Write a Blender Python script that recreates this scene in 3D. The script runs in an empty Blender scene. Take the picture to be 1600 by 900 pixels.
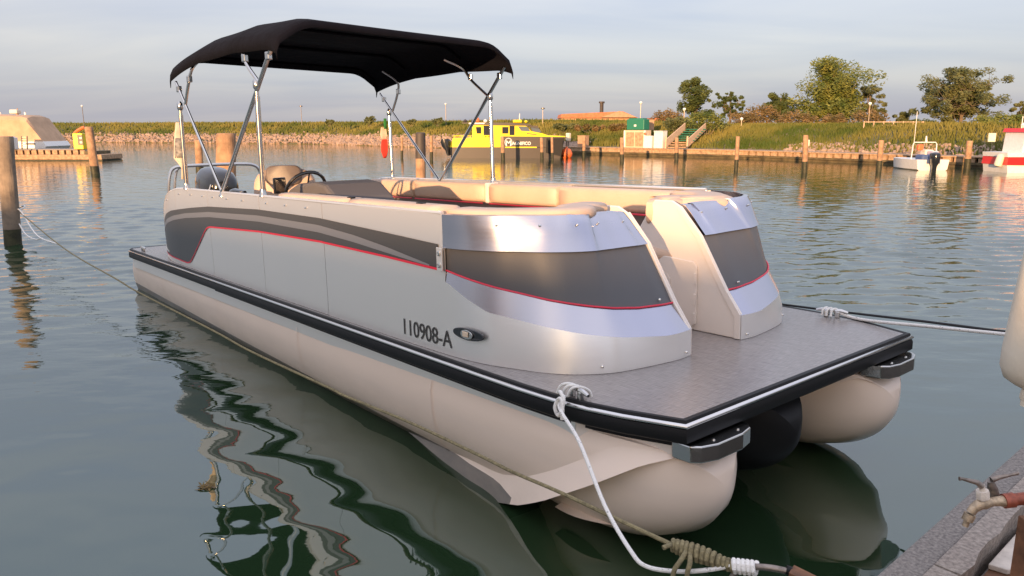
import bpy, bmesh, math, random
import numpy as np
from mathutils import Vector, Matrix
R = math.radians
rnd = random.Random(7)
SC = bpy.context.scene
COL = SC.collection

# ------------------------------------------------------------------ camera, sky, sun, exposure
cam = bpy.data.cameras.new('camera'); camo = bpy.data.objects.new('camera', cam); COL.objects.link(camo)
cam.lens = 26.775; cam.sensor_width = 36; cam.clip_start = .05; cam.clip_end = 6000
CAMZ = 1.977; PITCH = math.atan(250/1190)
camo.location = (0, 0, CAMZ); camo.rotation_euler = (math.pi/2-PITCH, 0, 0)
SC.camera = camo
SUN_EL, SUN_AZ = R(6.0), R(199)            # azimuth clockwise from +Y: low sun behind the camera, a little left
wd = bpy.data.worlds.new('World'); SC.world = wd; wd.use_nodes = True
wn, wl = wd.node_tree.nodes, wd.node_tree.links
sky = wn.new('ShaderNodeTexSky'); sky.sky_type = 'NISHITA'; sky.sun_disc = False
sky.sun_elevation = R(9); sky.sun_rotation = SUN_AZ; sky.air_density = 1.0; sky.dust_density = 2.0; sky.ozone_density = 1.5
def wnode(t, **k):
    n = wn.new(t)
    for a, b in k.items(): setattr(n, a, b)
    return n
tc = wnode('ShaderNodeTexCoord'); sep = wnode('ShaderNodeSeparateXYZ'); wl.new(tc.outputs['Generated'], sep.inputs[0])
zz = wnode('ShaderNodeMath', operation='ADD'); wl.new(sep.outputs[2], zz.inputs[0]); zz.inputs[1].default_value = .12
zm = wnode('ShaderNodeMath', operation='MAXIMUM'); wl.new(zz.outputs[0], zm.inputs[0]); zm.inputs[1].default_value = .05
dx = wnode('ShaderNodeMath', operation='DIVIDE'); wl.new(sep.outputs[0], dx.inputs[0]); wl.new(zm.outputs[0], dx.inputs[1])
dy = wnode('ShaderNodeMath', operation='DIVIDE'); wl.new(sep.outputs[1], dy.inputs[0]); wl.new(zm.outputs[0], dy.inputs[1])
cmb = wnode('ShaderNodeCombineXYZ'); wl.new(dx.outputs[0], cmb.inputs[0]); wl.new(dy.outputs[0], cmb.inputs[1])
mp = wnode('ShaderNodeMapping'); wl.new(cmb.outputs[0], mp.inputs[0]); mp.inputs['Scale'].default_value = (.45, 1.0, 1); mp.inputs['Rotation'].default_value = (0, 0, R(12))
nz = wnode('ShaderNodeTexNoise'); wl.new(mp.outputs[0], nz.inputs['Vector']); nz.inputs['Scale'].default_value = .9; nz.inputs['Detail'].default_value = 6; nz.inputs['Roughness'].default_value = .48; nz.inputs['Distortion'].default_value = .5
cr = wnode('ShaderNodeValToRGB'); wl.new(nz.outputs[0], cr.inputs[0])
cr.color_ramp.elements[0].position = .36; cr.color_ramp.elements[0].color = (.12, .12, .12, 1); cr.color_ramp.elements[1].position = .72; cr.color_ramp.elements[1].color = (.85, .85, .85, 1)
# thin high cloud veil over the whole sky: blue grey haze with paler streaks
# (an overcast dome: three times as bright overhead as at the horizon)
ov = wnode('ShaderNodeMath', operation='MAXIMUM'); wl.new(sep.outputs[2], ov.inputs[0]); ov.inputs[1].default_value = 0
ov2 = wnode('ShaderNodeMath', operation='MULTIPLY_ADD'); wl.new(ov.outputs[0], ov2.inputs[0]); ov2.inputs[1].default_value = 2.0; ov2.inputs[2].default_value = 1.0
cl = wnode('ShaderNodeMix', data_type='RGBA'); wl.new(cr.outputs[0], cl.inputs[0]); cl.inputs[6].default_value = (1.80, 1.88, 2.45, 1); cl.inputs[7].default_value = (2.90, 2.74, 2.78, 1)
sv = wnode('ShaderNodeVectorMath', operation='SCALE'); wl.new(cl.outputs[2], sv.inputs[0]); wl.new(ov2.outputs[0], sv.inputs['Scale'])
sc_ = wnode('ShaderNodeVectorMath', operation='SCALE'); wl.new(sky.outputs[0], sc_.inputs[0]); sc_.inputs['Scale'].default_value = .30
veil = wnode('ShaderNodeMix', data_type='RGBA', blend_type='ADD'); veil.inputs[0].default_value = 1; wl.new(sc_.outputs[0], veil.inputs[6]); wl.new(sv.outputs[0], veil.inputs[7])
wl.new(veil.outputs[2], wn['Background'].inputs[0]); wn['Background'].inputs[1].default_value = .10
sun = bpy.data.lights.new('sun', 'SUN'); sun.energy = 4.5; sun.angle = R(.6); sun.color = (1, .60, .30)
suno = bpy.data.objects.new('sun', sun); COL.objects.link(suno)
to_sun = Vector((math.sin(SUN_AZ)*math.cos(SUN_EL), math.cos(SUN_AZ)*math.cos(SUN_EL), math.sin(SUN_EL)))
suno.rotation_euler = to_sun.to_track_quat('Z', 'Y').to_euler(); suno.location = to_sun*60
SC.view_settings.view_transform = 'Standard'; SC.view_settings.look = 'None'; SC.view_settings.gamma = 1; SC.view_settings.exposure = 0.85
SC.render.engine = 'CYCLES'
SC.cycles.max_bounces = 8; SC.cycles.use_denoising = True; SC.cycles.caustics_reflective = False; SC.cycles.caustics_refractive = False

# ------------------------------------------------------------------ materials
def mat(name, col, rough=.5, metal=0, spec=.5, coat=0, bump=0, bscale=20, var=0, vscale=3, col2=None, aniso=None, bstretch=None, emit=None):
    m = bpy.data.materials.new(name); m.use_nodes = True
    n, l = m.node_tree.nodes, m.node_tree.links; b = n['Principled BSDF']
    b.inputs['Base Color'].default_value = (*col, 1); b.inputs['Roughness'].default_value = rough; b.inputs['Metallic'].default_value = metal
    b.inputs['Specular IOR Level'].default_value = spec; b.inputs['Coat Weight'].default_value = coat
    t = n.new('ShaderNodeTexCoord')
    if var or col2:
        a = n.new('ShaderNodeTexNoise'); a.inputs['Scale'].default_value = vscale; a.inputs['Detail'].default_value = 6; a.inputs['Roughness'].default_value = .6
        if bstretch and aniso:
            mq = n.new('ShaderNodeMapping'); mq.inputs['Scale'].default_value = bstretch; l.new(t.outputs['Object'], mq.inputs[0]); l.new(mq.outputs[0], a.inputs['Vector'])
        else: l.new(t.outputs['Object'], a.inputs['Vector'])
        c2 = col2 or tuple(max(0, x*(1-var)) for x in col); c1 = col if col2 else tuple(min(1, x*(1+var)) for x in col)
        r = n.new('ShaderNodeValToRGB'); r.color_ramp.elements[0].color = (*c2, 1); r.color_ramp.elements[1].color = (*c1, 1); r.color_ramp.elements[0].position = .35; r.color_ramp.elements[1].position = .65
        l.new(a.outputs[0], r.inputs[0]); l.new(r.outputs[0], b.inputs['Base Color'])
    if bump:
        a = n.new('ShaderNodeTexNoise'); a.inputs['Scale'].default_value = bscale; a.inputs['Detail'].default_value = 5
        if bstretch:
            mq = n.new('ShaderNodeMapping'); mq.inputs['Scale'].default_value = bstretch; l.new(t.outputs['Object'], mq.inputs[0]); l.new(mq.outputs[0], a.inputs['Vector'])
        else: l.new(t.outputs['Object'], a.inputs['Vector'])
        bb = n.new('ShaderNodeBump'); bb.inputs['Strength'].default_value = 1; bb.inputs['Distance'].default_value = bump; l.new(a.outputs[0], bb.inputs['Height']); l.new(bb.outputs[0], b.inputs['Normal'])
        if aniso:   # streaky roughness of a brushed or woven surface
            mr = n.new('ShaderNodeMapRange'); mr.inputs[3].default_value = rough-aniso; mr.inputs[4].default_value = rough+aniso; l.new(a.outputs[0], mr.inputs[0]); l.new(mr.outputs[0], b.inputs['Roughness'])
    if emit: b.inputs['Emission Color'].default_value = (*emit[0], 1); b.inputs['Emission Strength'].default_value = emit[1]
    return m
M = {}
M['alu'] = mat('brushed_aluminium', (.93, .885, .835), .34, .8, bump=.0003, bscale=6, bstretch=(1, 1, 45), aniso=.07)
M['alu_front'] = mat('satin_aluminium_front', (.52, .52, .585), .25, 1.0, bump=.0002, bscale=6, bstretch=(1, 1, 40), aniso=.05)
M['chrome'] = mat('polished_steel', (.66, .645, .62), .17, 1, bump=.0004, bscale=25)
M['steel'] = mat('mirror_steel', (.55, .54, .52), .16, 1, bump=.0006, bscale=60)
M['tube'] = mat('stainless_tube', (.62, .60, .57), .2, 1)
M['window'] = mat('tinted_panel', (.09, .09, .095), .42, .0, .5, bump=.0004, bscale=200)
M['stripe_dark'] = mat('graphite_decal', (.075, .078, .084), .4, .2)
M['stripe_mid'] = mat('silver_decal', (.30, .305, .33), .38, .5)
M['red'] = mat('red_pinstripe', (.72, .03, .07), .4)
M['black'] = mat('black_rubber', (.010, .010, .011), .5, spec=.25, bump=.0005, bscale=90)
M['blackgloss'] = mat('black_gloss', (.012, .014, .018), .16, coat=.5)
M['lens'] = mat('lamp_lens', (.75, .6, .45), .15)
M['letter'] = mat('dark_lettering', (.05, .048, .045), .5)
M['white'] = mat('white_paint', (.75, .74, .71), .4, var=.06, vscale=8)
M['gelcoat'] = mat('cream_gelcoat', (.78, .70, .63), .32, coat=.3, var=.02, vscale=2)
M['vinyl'] = mat('tan_vinyl', (.60, .44, .33), .5, bump=.0012, bscale=300, var=.05, vscale=4)
M['vinyl_dark'] = mat('brown_grey_vinyl', (.16, .13, .115), .42, bump=.001, bscale=300, var=.08)
M['cover'] = mat('charcoal_dash_cover', (.105, .10, .105), .75, bump=.0015, bscale=400)
M['canvas'] = mat('navy_canvas', (.0045, .0045, .008), .9, spec=.12, bump=.02, bscale=5, var=.15, vscale=3)
M['rope_white'] = mat('white_rope', (.80, .78, .74), .8, bump=.004, bscale=140, col2=(.16, .15, .14), vscale=95)
for e_ in [n for n in M['rope_white'].node_tree.nodes if n.type == 'VALTORGB']: e_.color_ramp.elements[0].position = .30; e_.color_ramp.elements[1].position = .40
M['rope_olive'] = mat('olive_rope', (.22, .185, .10), .9, bump=.004, bscale=140, var=.35, vscale=50)
M['rope_dark'] = mat('dark_rope', (.03, .03, .032), .9)
M['galv'] = mat('galvanised_bar', (.26, .22, .19), .45, .8, var=.35, vscale=30, bump=.001, bscale=60)
M['pile'] = mat('weathered_pile', (.36, .215, .125), .85, var=.35, vscale=4, bump=.01, bscale=9, bstretch=(3, 3, .35))
M['pile_grey'] = mat('grey_pile', (.30, .235, .175), .85, col2=(.17, .135, .105), vscale=5, bump=.012, bscale=9, bstretch=(3, 3, .35))
M['pile_wet'] = mat('algae_pile', (.035, .034, .014), .6, var=.5, vscale=9, bump=.008, bscale=14)
M['pilecap'] = mat('black_pile_cap', (.055, .045, .04), .6, var=.3)
M['timber'] = mat('brown_timber', (.40, .26, .155), .8, var=.3, vscale=6, bump=.004, bscale=12)  # plain brown wood colour, varied at random by noise
M['timber_pale'] = mat('pale_timber', (.60, .42, .28), .8, var=.15, vscale=6)
M['timber_wet'] = mat('wet_timber', (.10, .075, .035), .7, var=.5, vscale=2, bump=.01, bscale=6)
M['concrete'] = mat('grey_concrete', (.30, .27, .24), .85, col2=(.13, .115, .105), vscale=80, bump=.004, bscale=160)
M['concrete2'] = mat('pale_concrete', (.40, .34, .29), .85, col2=(.20, .17, .145), vscale=60, bump=.005, bscale=130)
M['rust'] = mat('rusted_steel', (.17, .075, .035), .7, var=.45, vscale=12, bump=.002, bscale=50)
M['pipe'] = mat('red_brown_pipe', (.30, .075, .04), .5, var=.5, vscale=25, bump=.001, bscale=60)
M['brass'] = mat('old_brass', (.46, .36, .25), .5, .6, var=.35, vscale=40, bump=.001, bscale=90)
M['tile'] = mat('pale_tile', (.62, .55, .47), .75, var=.15, vscale=18, bump=.003, bscale=50)
M['yellow'] = mat('yellow_paint', (.80, .62, .0), .35, coat=.3)
M['hullblack'] = mat('dark_hull_paint', (.045, .035, .03), .4, coat=.2)
M['glass'] = mat('dark_glass', (.03, .035, .045), .08, coat=.6)
M['glass_blue'] = mat('blue_windscreen', (.12, .15, .20), .08, coat=.5)
M['redpaint'] = mat('red_boat_paint', (.65, .02, .02), .35, coat=.3)
M['orange'] = mat('orange_plastic', (.75, .16, .05), .5)
M['tan'] = mat('tan_canvas', (.50, .33, .21), .85, var=.12, vscale=2, bump=.03, bscale=2.2)
M['terracotta'] = mat('terracotta_roof', (.50, .17, .08), .8, var=.2, vscale=3)
M['ochre'] = mat('ochre_wall', (.42, .26, .16), .85, var=.12)
M['tank'] = mat('green_tank', (.02, .17, .11), .5)
M['carpet'] = mat('green_carpet', (.02, .13, .085), .95)
M['beige'] = mat('beige_panel', (.62, .48, .33), .7, var=.06)
M['flag_white'] = mat('pale_flag_cloth', (.62, .52, .43), .9, var=.12, vscale=9)
M['flag_dark'] = mat('dark_flag_print', (.07, .07, .08), .9, col2=(.4, .38, .36), vscale=22)
M['flag_red'] = mat('red_flag_cloth', (.62, .045, .035), .9)
M['flag_green'] = mat('green_flag_cloth', (.03, .22, .06), .9)
M['blue'] = mat('blue_cover', (.06, .10, .22), .7)
M['lilac'] = mat('pale_lilac_seat', (.60, .52, .58), .7)
M['fender'] = mat('cream_fender', (.74, .66, .53), .5, bump=.001, bscale=60, var=.05, vscale=9)
M['stone'] = mat('riprap_stone', (.42, .295, .215), .9, col2=(.22, .155, .115), vscale=1.3, bump=.02, bscale=6)

def brush(m, wav=.004):
    n, l = m.node_tree.nodes, m.node_tree.links; b = n['Principled BSDF']; t = n.new('ShaderNodeTangent'); t.direction_type = 'RADIAL'; t.axis = 'Z'; l.new(t.outputs[0], b.inputs['Tangent']); b.inputs['Anisotropic'].default_value = .75; b.inputs['Anisotropic Rotation'].default_value = .25
    tc_ = n.new('ShaderNodeTexCoord'); q = n.new('ShaderNodeMapping'); q.inputs['Scale'].default_value = (1.4, 1, .5); l.new(tc_.outputs['Object'], q.inputs[0]); a = n.new('ShaderNodeTexNoise'); a.inputs['Scale'].default_value = 1; a.inputs['Detail'].default_value = 2; l.new(q.outputs[0], a.inputs['Vector'])
    old = b.inputs['Normal'].links[0].from_node; bb = n.new('ShaderNodeBump'); bb.inputs['Distance'].default_value = wav*3; l.new(a.outputs[0], bb.inputs['Height']); l.new(bb.outputs[0], old.inputs['Normal'])
brush(M['alu'])
def ground_mat():
    m = bpy.data.materials.new('grassy_soil'); m.use_nodes = True; n, l = m.node_tree.nodes, m.node_tree.links; b = n['Principled BSDF']; b.inputs['Roughness'].default_value = .95
    t = n.new('ShaderNodeTexCoord'); a = n.new('ShaderNodeTexNoise'); a.inputs['Scale'].default_value = .35; a.inputs['Detail'].default_value = 8; l.new(t.outputs['Object'], a.inputs['Vector'])
    r = n.new('ShaderNodeValToRGB'); e = r.color_ramp.elements; e[0].position = .3; e[0].color = (.05, .07, .018, 1); e[1].position = .7; e[1].color = (.20, .14, .06, 1); l.new(a.outputs[0], r.inputs[0]); l.new(r.outputs[0], b.inputs['Base Color']); return m
M['soil'] = ground_mat()
def leaf_mat(name, c1, c2, sc):
    m = bpy.data.materials.new(name); m.use_nodes = True; n, l = m.node_tree.nodes, m.node_tree.links; b = n['Principled BSDF']; b.inputs['Roughness'].default_value = .65; b.inputs['Specular IOR Level'].default_value = .25
    t = n.new('ShaderNodeTexCoord'); a = n.new('ShaderNodeTexNoise'); a.inputs['Scale'].default_value = sc; a.inputs['Detail'].default_value = 5; l.new(t.outputs['Object'], a.inputs['Vector'])
    r = n.new('ShaderNodeValToRGB'); e = r.color_ramp.elements; e[0].position = .36; e[0].color = (*c1, 1); e[1].position = .64; e[1].color = (*c2, 1); l.new(a.outputs[0], r.inputs[0]); l.new(r.outputs[0], b.inputs['Base Color'])
    tr = n.new('ShaderNodeBsdfTranslucent'); l.new(r.outputs[0], tr.inputs[0]); mx = n.new('ShaderNodeMixShader'); mx.inputs[0].default_value = .25; l.new(b.outputs[0], mx.inputs[1]); l.new(tr.outputs[0], mx.inputs[2]); l.new(mx.outputs[0], n['Material Output'].inputs[0]); return m
M['leaf'] = leaf_mat('tree_leaf', (.08, .115, .02), (.25, .25, .055), 1.1)
M['leaf_dark'] = leaf_mat('dark_leaf', (.05, .075, .02), (.13, .15, .04), 1.1)
M['leaf_dry'] = leaf_mat('dry_leaf', (.12, .095, .03), (.30, .19, .075), 1.3)
M['leaf_thin'] = leaf_mat('thin_leaf', (.09, .105, .035), (.2, .2, .075), 1.0)
M['grass'] = leaf_mat('bank_grass', (.06, .095, .014), (.22, .19, .045), .22)
M['bark'] = mat('bark', (.16, .12, .085), .9, var=.3, bump=.01, bscale=12)

def hull_mat():   # beige painted pontoon; dark antifouling below the painted line
    m = mat('pontoon_paint', (.93, .765, .64), .34, coat=.25)
    n, l = m.node_tree.nodes, m.node_tree.links; b = n['Principled BSDF']
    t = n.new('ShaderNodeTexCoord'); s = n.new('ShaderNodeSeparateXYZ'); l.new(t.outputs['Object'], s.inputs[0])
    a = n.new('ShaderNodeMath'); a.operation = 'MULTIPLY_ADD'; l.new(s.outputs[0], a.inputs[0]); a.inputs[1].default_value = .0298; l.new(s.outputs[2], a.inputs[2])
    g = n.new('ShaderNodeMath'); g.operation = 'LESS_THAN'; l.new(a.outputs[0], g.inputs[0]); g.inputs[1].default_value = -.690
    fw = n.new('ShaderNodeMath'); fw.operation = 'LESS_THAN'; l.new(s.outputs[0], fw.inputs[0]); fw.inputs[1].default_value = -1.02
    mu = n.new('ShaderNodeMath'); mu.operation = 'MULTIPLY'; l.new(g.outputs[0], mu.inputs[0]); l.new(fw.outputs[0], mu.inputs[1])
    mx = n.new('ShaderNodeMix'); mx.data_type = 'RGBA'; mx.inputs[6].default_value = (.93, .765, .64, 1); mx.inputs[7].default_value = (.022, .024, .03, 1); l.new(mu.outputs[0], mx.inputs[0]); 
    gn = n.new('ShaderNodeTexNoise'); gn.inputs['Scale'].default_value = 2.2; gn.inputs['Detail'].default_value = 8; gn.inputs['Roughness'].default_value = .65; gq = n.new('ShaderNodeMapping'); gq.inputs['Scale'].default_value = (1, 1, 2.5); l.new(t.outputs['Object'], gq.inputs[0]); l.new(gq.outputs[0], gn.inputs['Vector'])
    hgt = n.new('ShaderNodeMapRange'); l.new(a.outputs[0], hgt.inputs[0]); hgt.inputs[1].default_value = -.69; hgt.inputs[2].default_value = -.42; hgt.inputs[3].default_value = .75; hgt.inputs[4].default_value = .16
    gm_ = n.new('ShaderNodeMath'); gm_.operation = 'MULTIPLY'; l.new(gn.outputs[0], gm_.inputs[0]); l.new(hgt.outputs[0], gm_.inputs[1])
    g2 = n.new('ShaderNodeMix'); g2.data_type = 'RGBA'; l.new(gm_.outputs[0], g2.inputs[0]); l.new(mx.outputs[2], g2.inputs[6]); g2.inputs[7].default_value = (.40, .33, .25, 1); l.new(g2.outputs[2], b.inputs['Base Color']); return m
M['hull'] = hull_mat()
def deck_mat():   # woven vinyl: fine crossing threads
    m = mat('woven_vinyl_deck', (.16, .14, .13), .25)
    n, l = m.node_tree.nodes, m.node_tree.links; b = n['Principled BSDF']; t = n.new('ShaderNodeTexCoord')
    def thread(sc):
        q = n.new('ShaderNodeMapping'); q.inputs['Scale'].default_value = sc; l.new(t.outputs['Object'], q.inputs[0]); a = n.new('ShaderNodeTexNoise'); a.inputs['Scale'].default_value = 1; a.inputs['Detail'].default_value = 4; l.new(q.outputs[0], a.inputs['Vector']); return a
    a1, a2 = thread((9, 260, 1)), thread((260, 14, 1))
    ad = n.new('ShaderNodeMath'); ad.operation = 'ADD'; l.new(a1.outputs[0], ad.inputs[0]); l.new(a2.outputs[0], ad.inputs[1])
    r = n.new('ShaderNodeValToRGB'); e = r.color_ramp.elements; e[0].position = .38; e[0].color = (.18, .16, .15, 1); e[1].position = .66; e[1].color = (.36, .325, .305, 1)
    hf = n.new('ShaderNodeMath'); hf.operation = 'MULTIPLY'; hf.inputs[1].default_value = .5; l.new(ad.outputs[0], hf.inputs[0]); l.new(hf.outputs[0], r.inputs[0]); l.new(r.outputs[0], b.inputs['Base Color'])
    bb = n.new('ShaderNodeBump'); bb.inputs['Distance'].default_value = .0012; l.new(hf.outputs[0], bb.inputs['Height']); l.new(bb.outputs[0], b.inputs['Normal']); return m
M['deck'] = deck_mat()
def water_mat():
    m = bpy.data.materials.new('harbour_water'); m.use_nodes = True; n, l = m.node_tree.nodes, m.node_tree.links; b = n['Principled BSDF']
    b.inputs['Base Color'].default_value = (.014, .032, .013, 1); b.inputs['Roughness'].default_value = .02; b.inputs['IOR'].default_value = 2.25; b.inputs['Specular IOR Level'].default_value = .5; b.inputs['Specular Tint'].default_value = (.86, 1.0, 1.0, 1)
    t = n.new('ShaderNodeTexCoord')
    def noise(scale, det, st, rot=0, dist=0):
        q = n.new('ShaderNodeMapping'); q.inputs['Scale'].default_value = st; q.inputs['Rotation'].default_value = (0, 0, rot); l.new(t.outputs['Object'], q.inputs[0])
        a = n.new('ShaderNodeTexNoise'); a.inputs['Scale'].default_value = scale; a.inputs['Detail'].default_value = det; a.inputs['Roughness'].default_value = .45; a.inputs['Distortion'].default_value = dist; l.new(q.outputs[0], a.inputs['Vector']); return a
    def mth(op, a, bq):
        x = n.new('ShaderNodeMath'); x.operation = op
        for i, v in enumerate((a, bq)):
            if isinstance(v, (int, float)): x.inputs[i].default_value = v
            else: l.new(v, x.inputs[i])
        return x.outputs[0]
    # sheltered calm patch round the quay and the boat's near side, wind ripples outside
    s = n.new('ShaderNodeSeparateXYZ'); l.new(t.outputs['Object'], s.inputs[0])
    d = mth('ADD', mth('MULTIPLY', s.outputs[1], 1.0), mth('MULTIPLY', mth('ABSOLUTE', mth('ADD', s.outputs[0], .3), 0), .55))
    wob = noise(.35, 2, (1, 1, 1)); d = mth('ADD', d, mth('MULTIPLY', wob.outputs[0], 3.0))
    mr = n.new('ShaderNodeMapRange'); mr.interpolation_type = 'SMOOTHSTEP'; l.new(d, mr.inputs[0]); mr.inputs[1].default_value = 5.5; mr.inputs[2].default_value = 13; mr.inputs[3].default_value = .03; mr.inputs[4].default_value = 1
    rip = noise(5.0, 2.5, (.6, 1.3, 1), R(8), .2); fine = noise(12, 2, (.6, 1.2, 1), R(-6))
    h = mth('ADD', mth('MULTIPLY', mth('MULTIPLY', rip.outputs[0], mr.outputs[0]), .006), mth('MULTIPLY', mth('MULTIPLY', fine.outputs[0], mr.outputs[0]), .003))
    bb = n.new('ShaderNodeBump'); bb.inputs['Strength'].default_value = 1; bb.inputs['Distance'].default_value = 1; l.new(h, bb.inputs['Height']); l.new(bb.outputs[0], b.inputs['Normal']); return m
M['water'] = water_mat()

# ------------------------------------------------------------------ mesh helpers
class MB:
    def __init__(s): s.v = []; s.f = []
    def add(s, vs, fs):
        o = len(s.v); s.v += [tuple(v) for v in vs]; s.f += [tuple(i+o for i in f) for f in fs]; return s
    def box(s, c, d, rz=0, mtx=None):
        hx, hy, hz = d[0]/2, d[1]/2, d[2]/2; q = Matrix.Rotation(rz, 3, 'Z') if mtx is None else mtx
        vs = [Vector(c)+q@Vector((x, y, z)) for x in (-hx, hx) for y in (-hy, hy) for z in (-hz, hz)]
        return s.add(vs, [(0, 1, 3, 2), (4, 6, 7, 5), (0, 4, 5, 1), (2, 3, 7, 6), (0, 2, 6, 4), (1, 5, 7, 3)])
    def tube(s, pts, r, n=8, cap=True):
        pts = [Vector(p) for p in pts]; rs = r if isinstance(r, (list, tuple)) else [r]*len(pts); rings = []; prev = None
        for i, p in enumerate(pts):
            t = (pts[min(i+1, len(pts)-1)]-pts[max(i-1, 0)]).normalized()
            if prev is None: a = t.orthogonal().normalized()
            else: a = (prev-t*prev.dot(t)); a = a.normalized() if a.length > 1e-6 else t.orthogonal().normalized()
            prev = a; b = t.cross(a); rings.append([p+(a*math.cos(2*math.pi*k/n)+b*math.sin(2*math.pi*k/n))*rs[i] for k in range(n)])
        return s.loft(rings, True, cap)
    def loft(s, rings, closed=True, cap=True):
        n = len(rings[0]); vs = [v for r_ in rings for v in r_]; fs = []
        for i in range(len(rings)-1):
            for k in range(n if closed else n-1):
                k2 = (k+1) % n; fs.append((i*n+k, i*n+k2, (i+1)*n+k2, (i+1)*n+k))
        if cap and closed: fs += [tuple(range(n-1, -1, -1)), tuple(range((len(rings)-1)*n, len(rings)*n))]
        return s.add(vs, fs)
    def prism(s, poly, d, f):      # poly in 2D, d=(lo,hi), f maps (a,b,c)->xyz
        n = len(poly); vs = [f(a, b, d[0]) for a, b in poly]+[f(a, b, d[1]) for a, b in poly]
        return s.add(vs, [tuple(range(n-1, -1, -1)), tuple(range(n, 2*n))]+[(i, (i+1) % n, n+(i+1) % n, n+i) for i in range(n)])
    def lathe(s, prof, c, n=20, axis=Vector((0, 0, 1))):
        axis = Vector(axis).normalized(); a = axis.orthogonal().normalized(); b = axis.cross(a); c = Vector(c)
        return s.loft([[c+axis*z+(a*math.cos(2*math.pi*k/n)+b*math.sin(2*math.pi*k/n))*max(r, .0005) for k in range(n)] for r, z in prof], True, True)
    def build(s, name, m, parent=None, smooth=False, bev=0, angle=40):
        me = bpy.data.meshes.new(name); me.from_pydata([tuple(v) for v in s.v], [], s.f)
        bm = bmesh.new(); bm.from_mesh(me); bmesh.ops.remove_doubles(bm, verts=bm.verts, dist=1e-5); bmesh.ops.recalc_face_normals(bm, faces=bm.faces)
        if bev: bmesh.ops.bevel(bm, geom=[e for e in bm.edges if len(e.link_faces) == 2 and e.calc_face_angle(0) > .5], offset=bev, segments=2, affect='EDGES', profile=.5)
        bm.to_mesh(me); bm.free()
        if smooth:
            me.polygons.foreach_set('use_smooth', [True]*len(me.polygons)); me.set_sharp_from_angle(angle=R(angle))
        me.materials.append(M[m]); o = bpy.data.objects.new(name, me); COL.objects.link(o)
        if parent: o.parent = parent
        return o
def empty(name, loc=(0, 0, 0), rz=0):
    o = bpy.data.objects.new(name, None); COL.objects.link(o); o.location = loc; o.rotation_euler = (0, 0, rz); return o
def tag(o, label=None, cat=None, group=None, kind=None):
    if label: o['label'] = label
    if cat: o['category'] = cat
    if group: o['group'] = group
    if kind: o['kind'] = kind
    return o
def smooth_path(P, n=8):
    P = [Vector(p) for p in P]; P = [P[0]*2-P[1]]+P+[P[-1]*2-P[-2]]; o = []
    for i in range(1, len(P)-2):
        a, b, c, d = P[i-1:i+3]
        for k in range(n):
            t = k/n; o.append(.5*((2*b)+(c-a)*t+(2*a-5*b+4*c-d)*t*t+(3*b-a-3*c+d)*t**3))
    o.append(P[-2]); return o
def text_mesh(name, s, m, parent, height, width, f, font_bold=.0):
    cu = bpy.data.curves.new(name, 'FONT'); cu.body = s; cu.size = 1; cu.extrude = 0; cu.offset = font_bold
    t = bpy.data.objects.new(name, cu); COL.objects.link(t); dg = bpy.context.evaluated_depsgraph_get(); me = bpy.data.meshes.new_from_object(t.evaluated_get(dg)); bpy.data.objects.remove(t)
    xs = [v.co.x for v in me.vertices]; ys = [v.co.y for v in me.vertices]; x0, y0 = min(xs), min(ys); sx, sy = width/(max(xs)-x0), height/(max(ys)-y0)
    for v in me.vertices: v.co = f((v.co.x-x0)*sx, (v.co.y-y0)*sy)
    me.materials.clear(); me.materials.append(M[m]); o = bpy.data.objects.new(name, me); COL.objects.link(o); o.parent = parent; return o
def pix(px, py, Y):    # a measured point of the photograph at its distance Y in metres
    a = (px-800)/1190; b = (450-py)/1190; c, s = math.cos(PITCH), math.sin(PITCH); v = Vector((a, c+b*s, -s+b*c)); return Vector((0, 0, CAMZ))+v*(Y/v.y)

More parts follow.
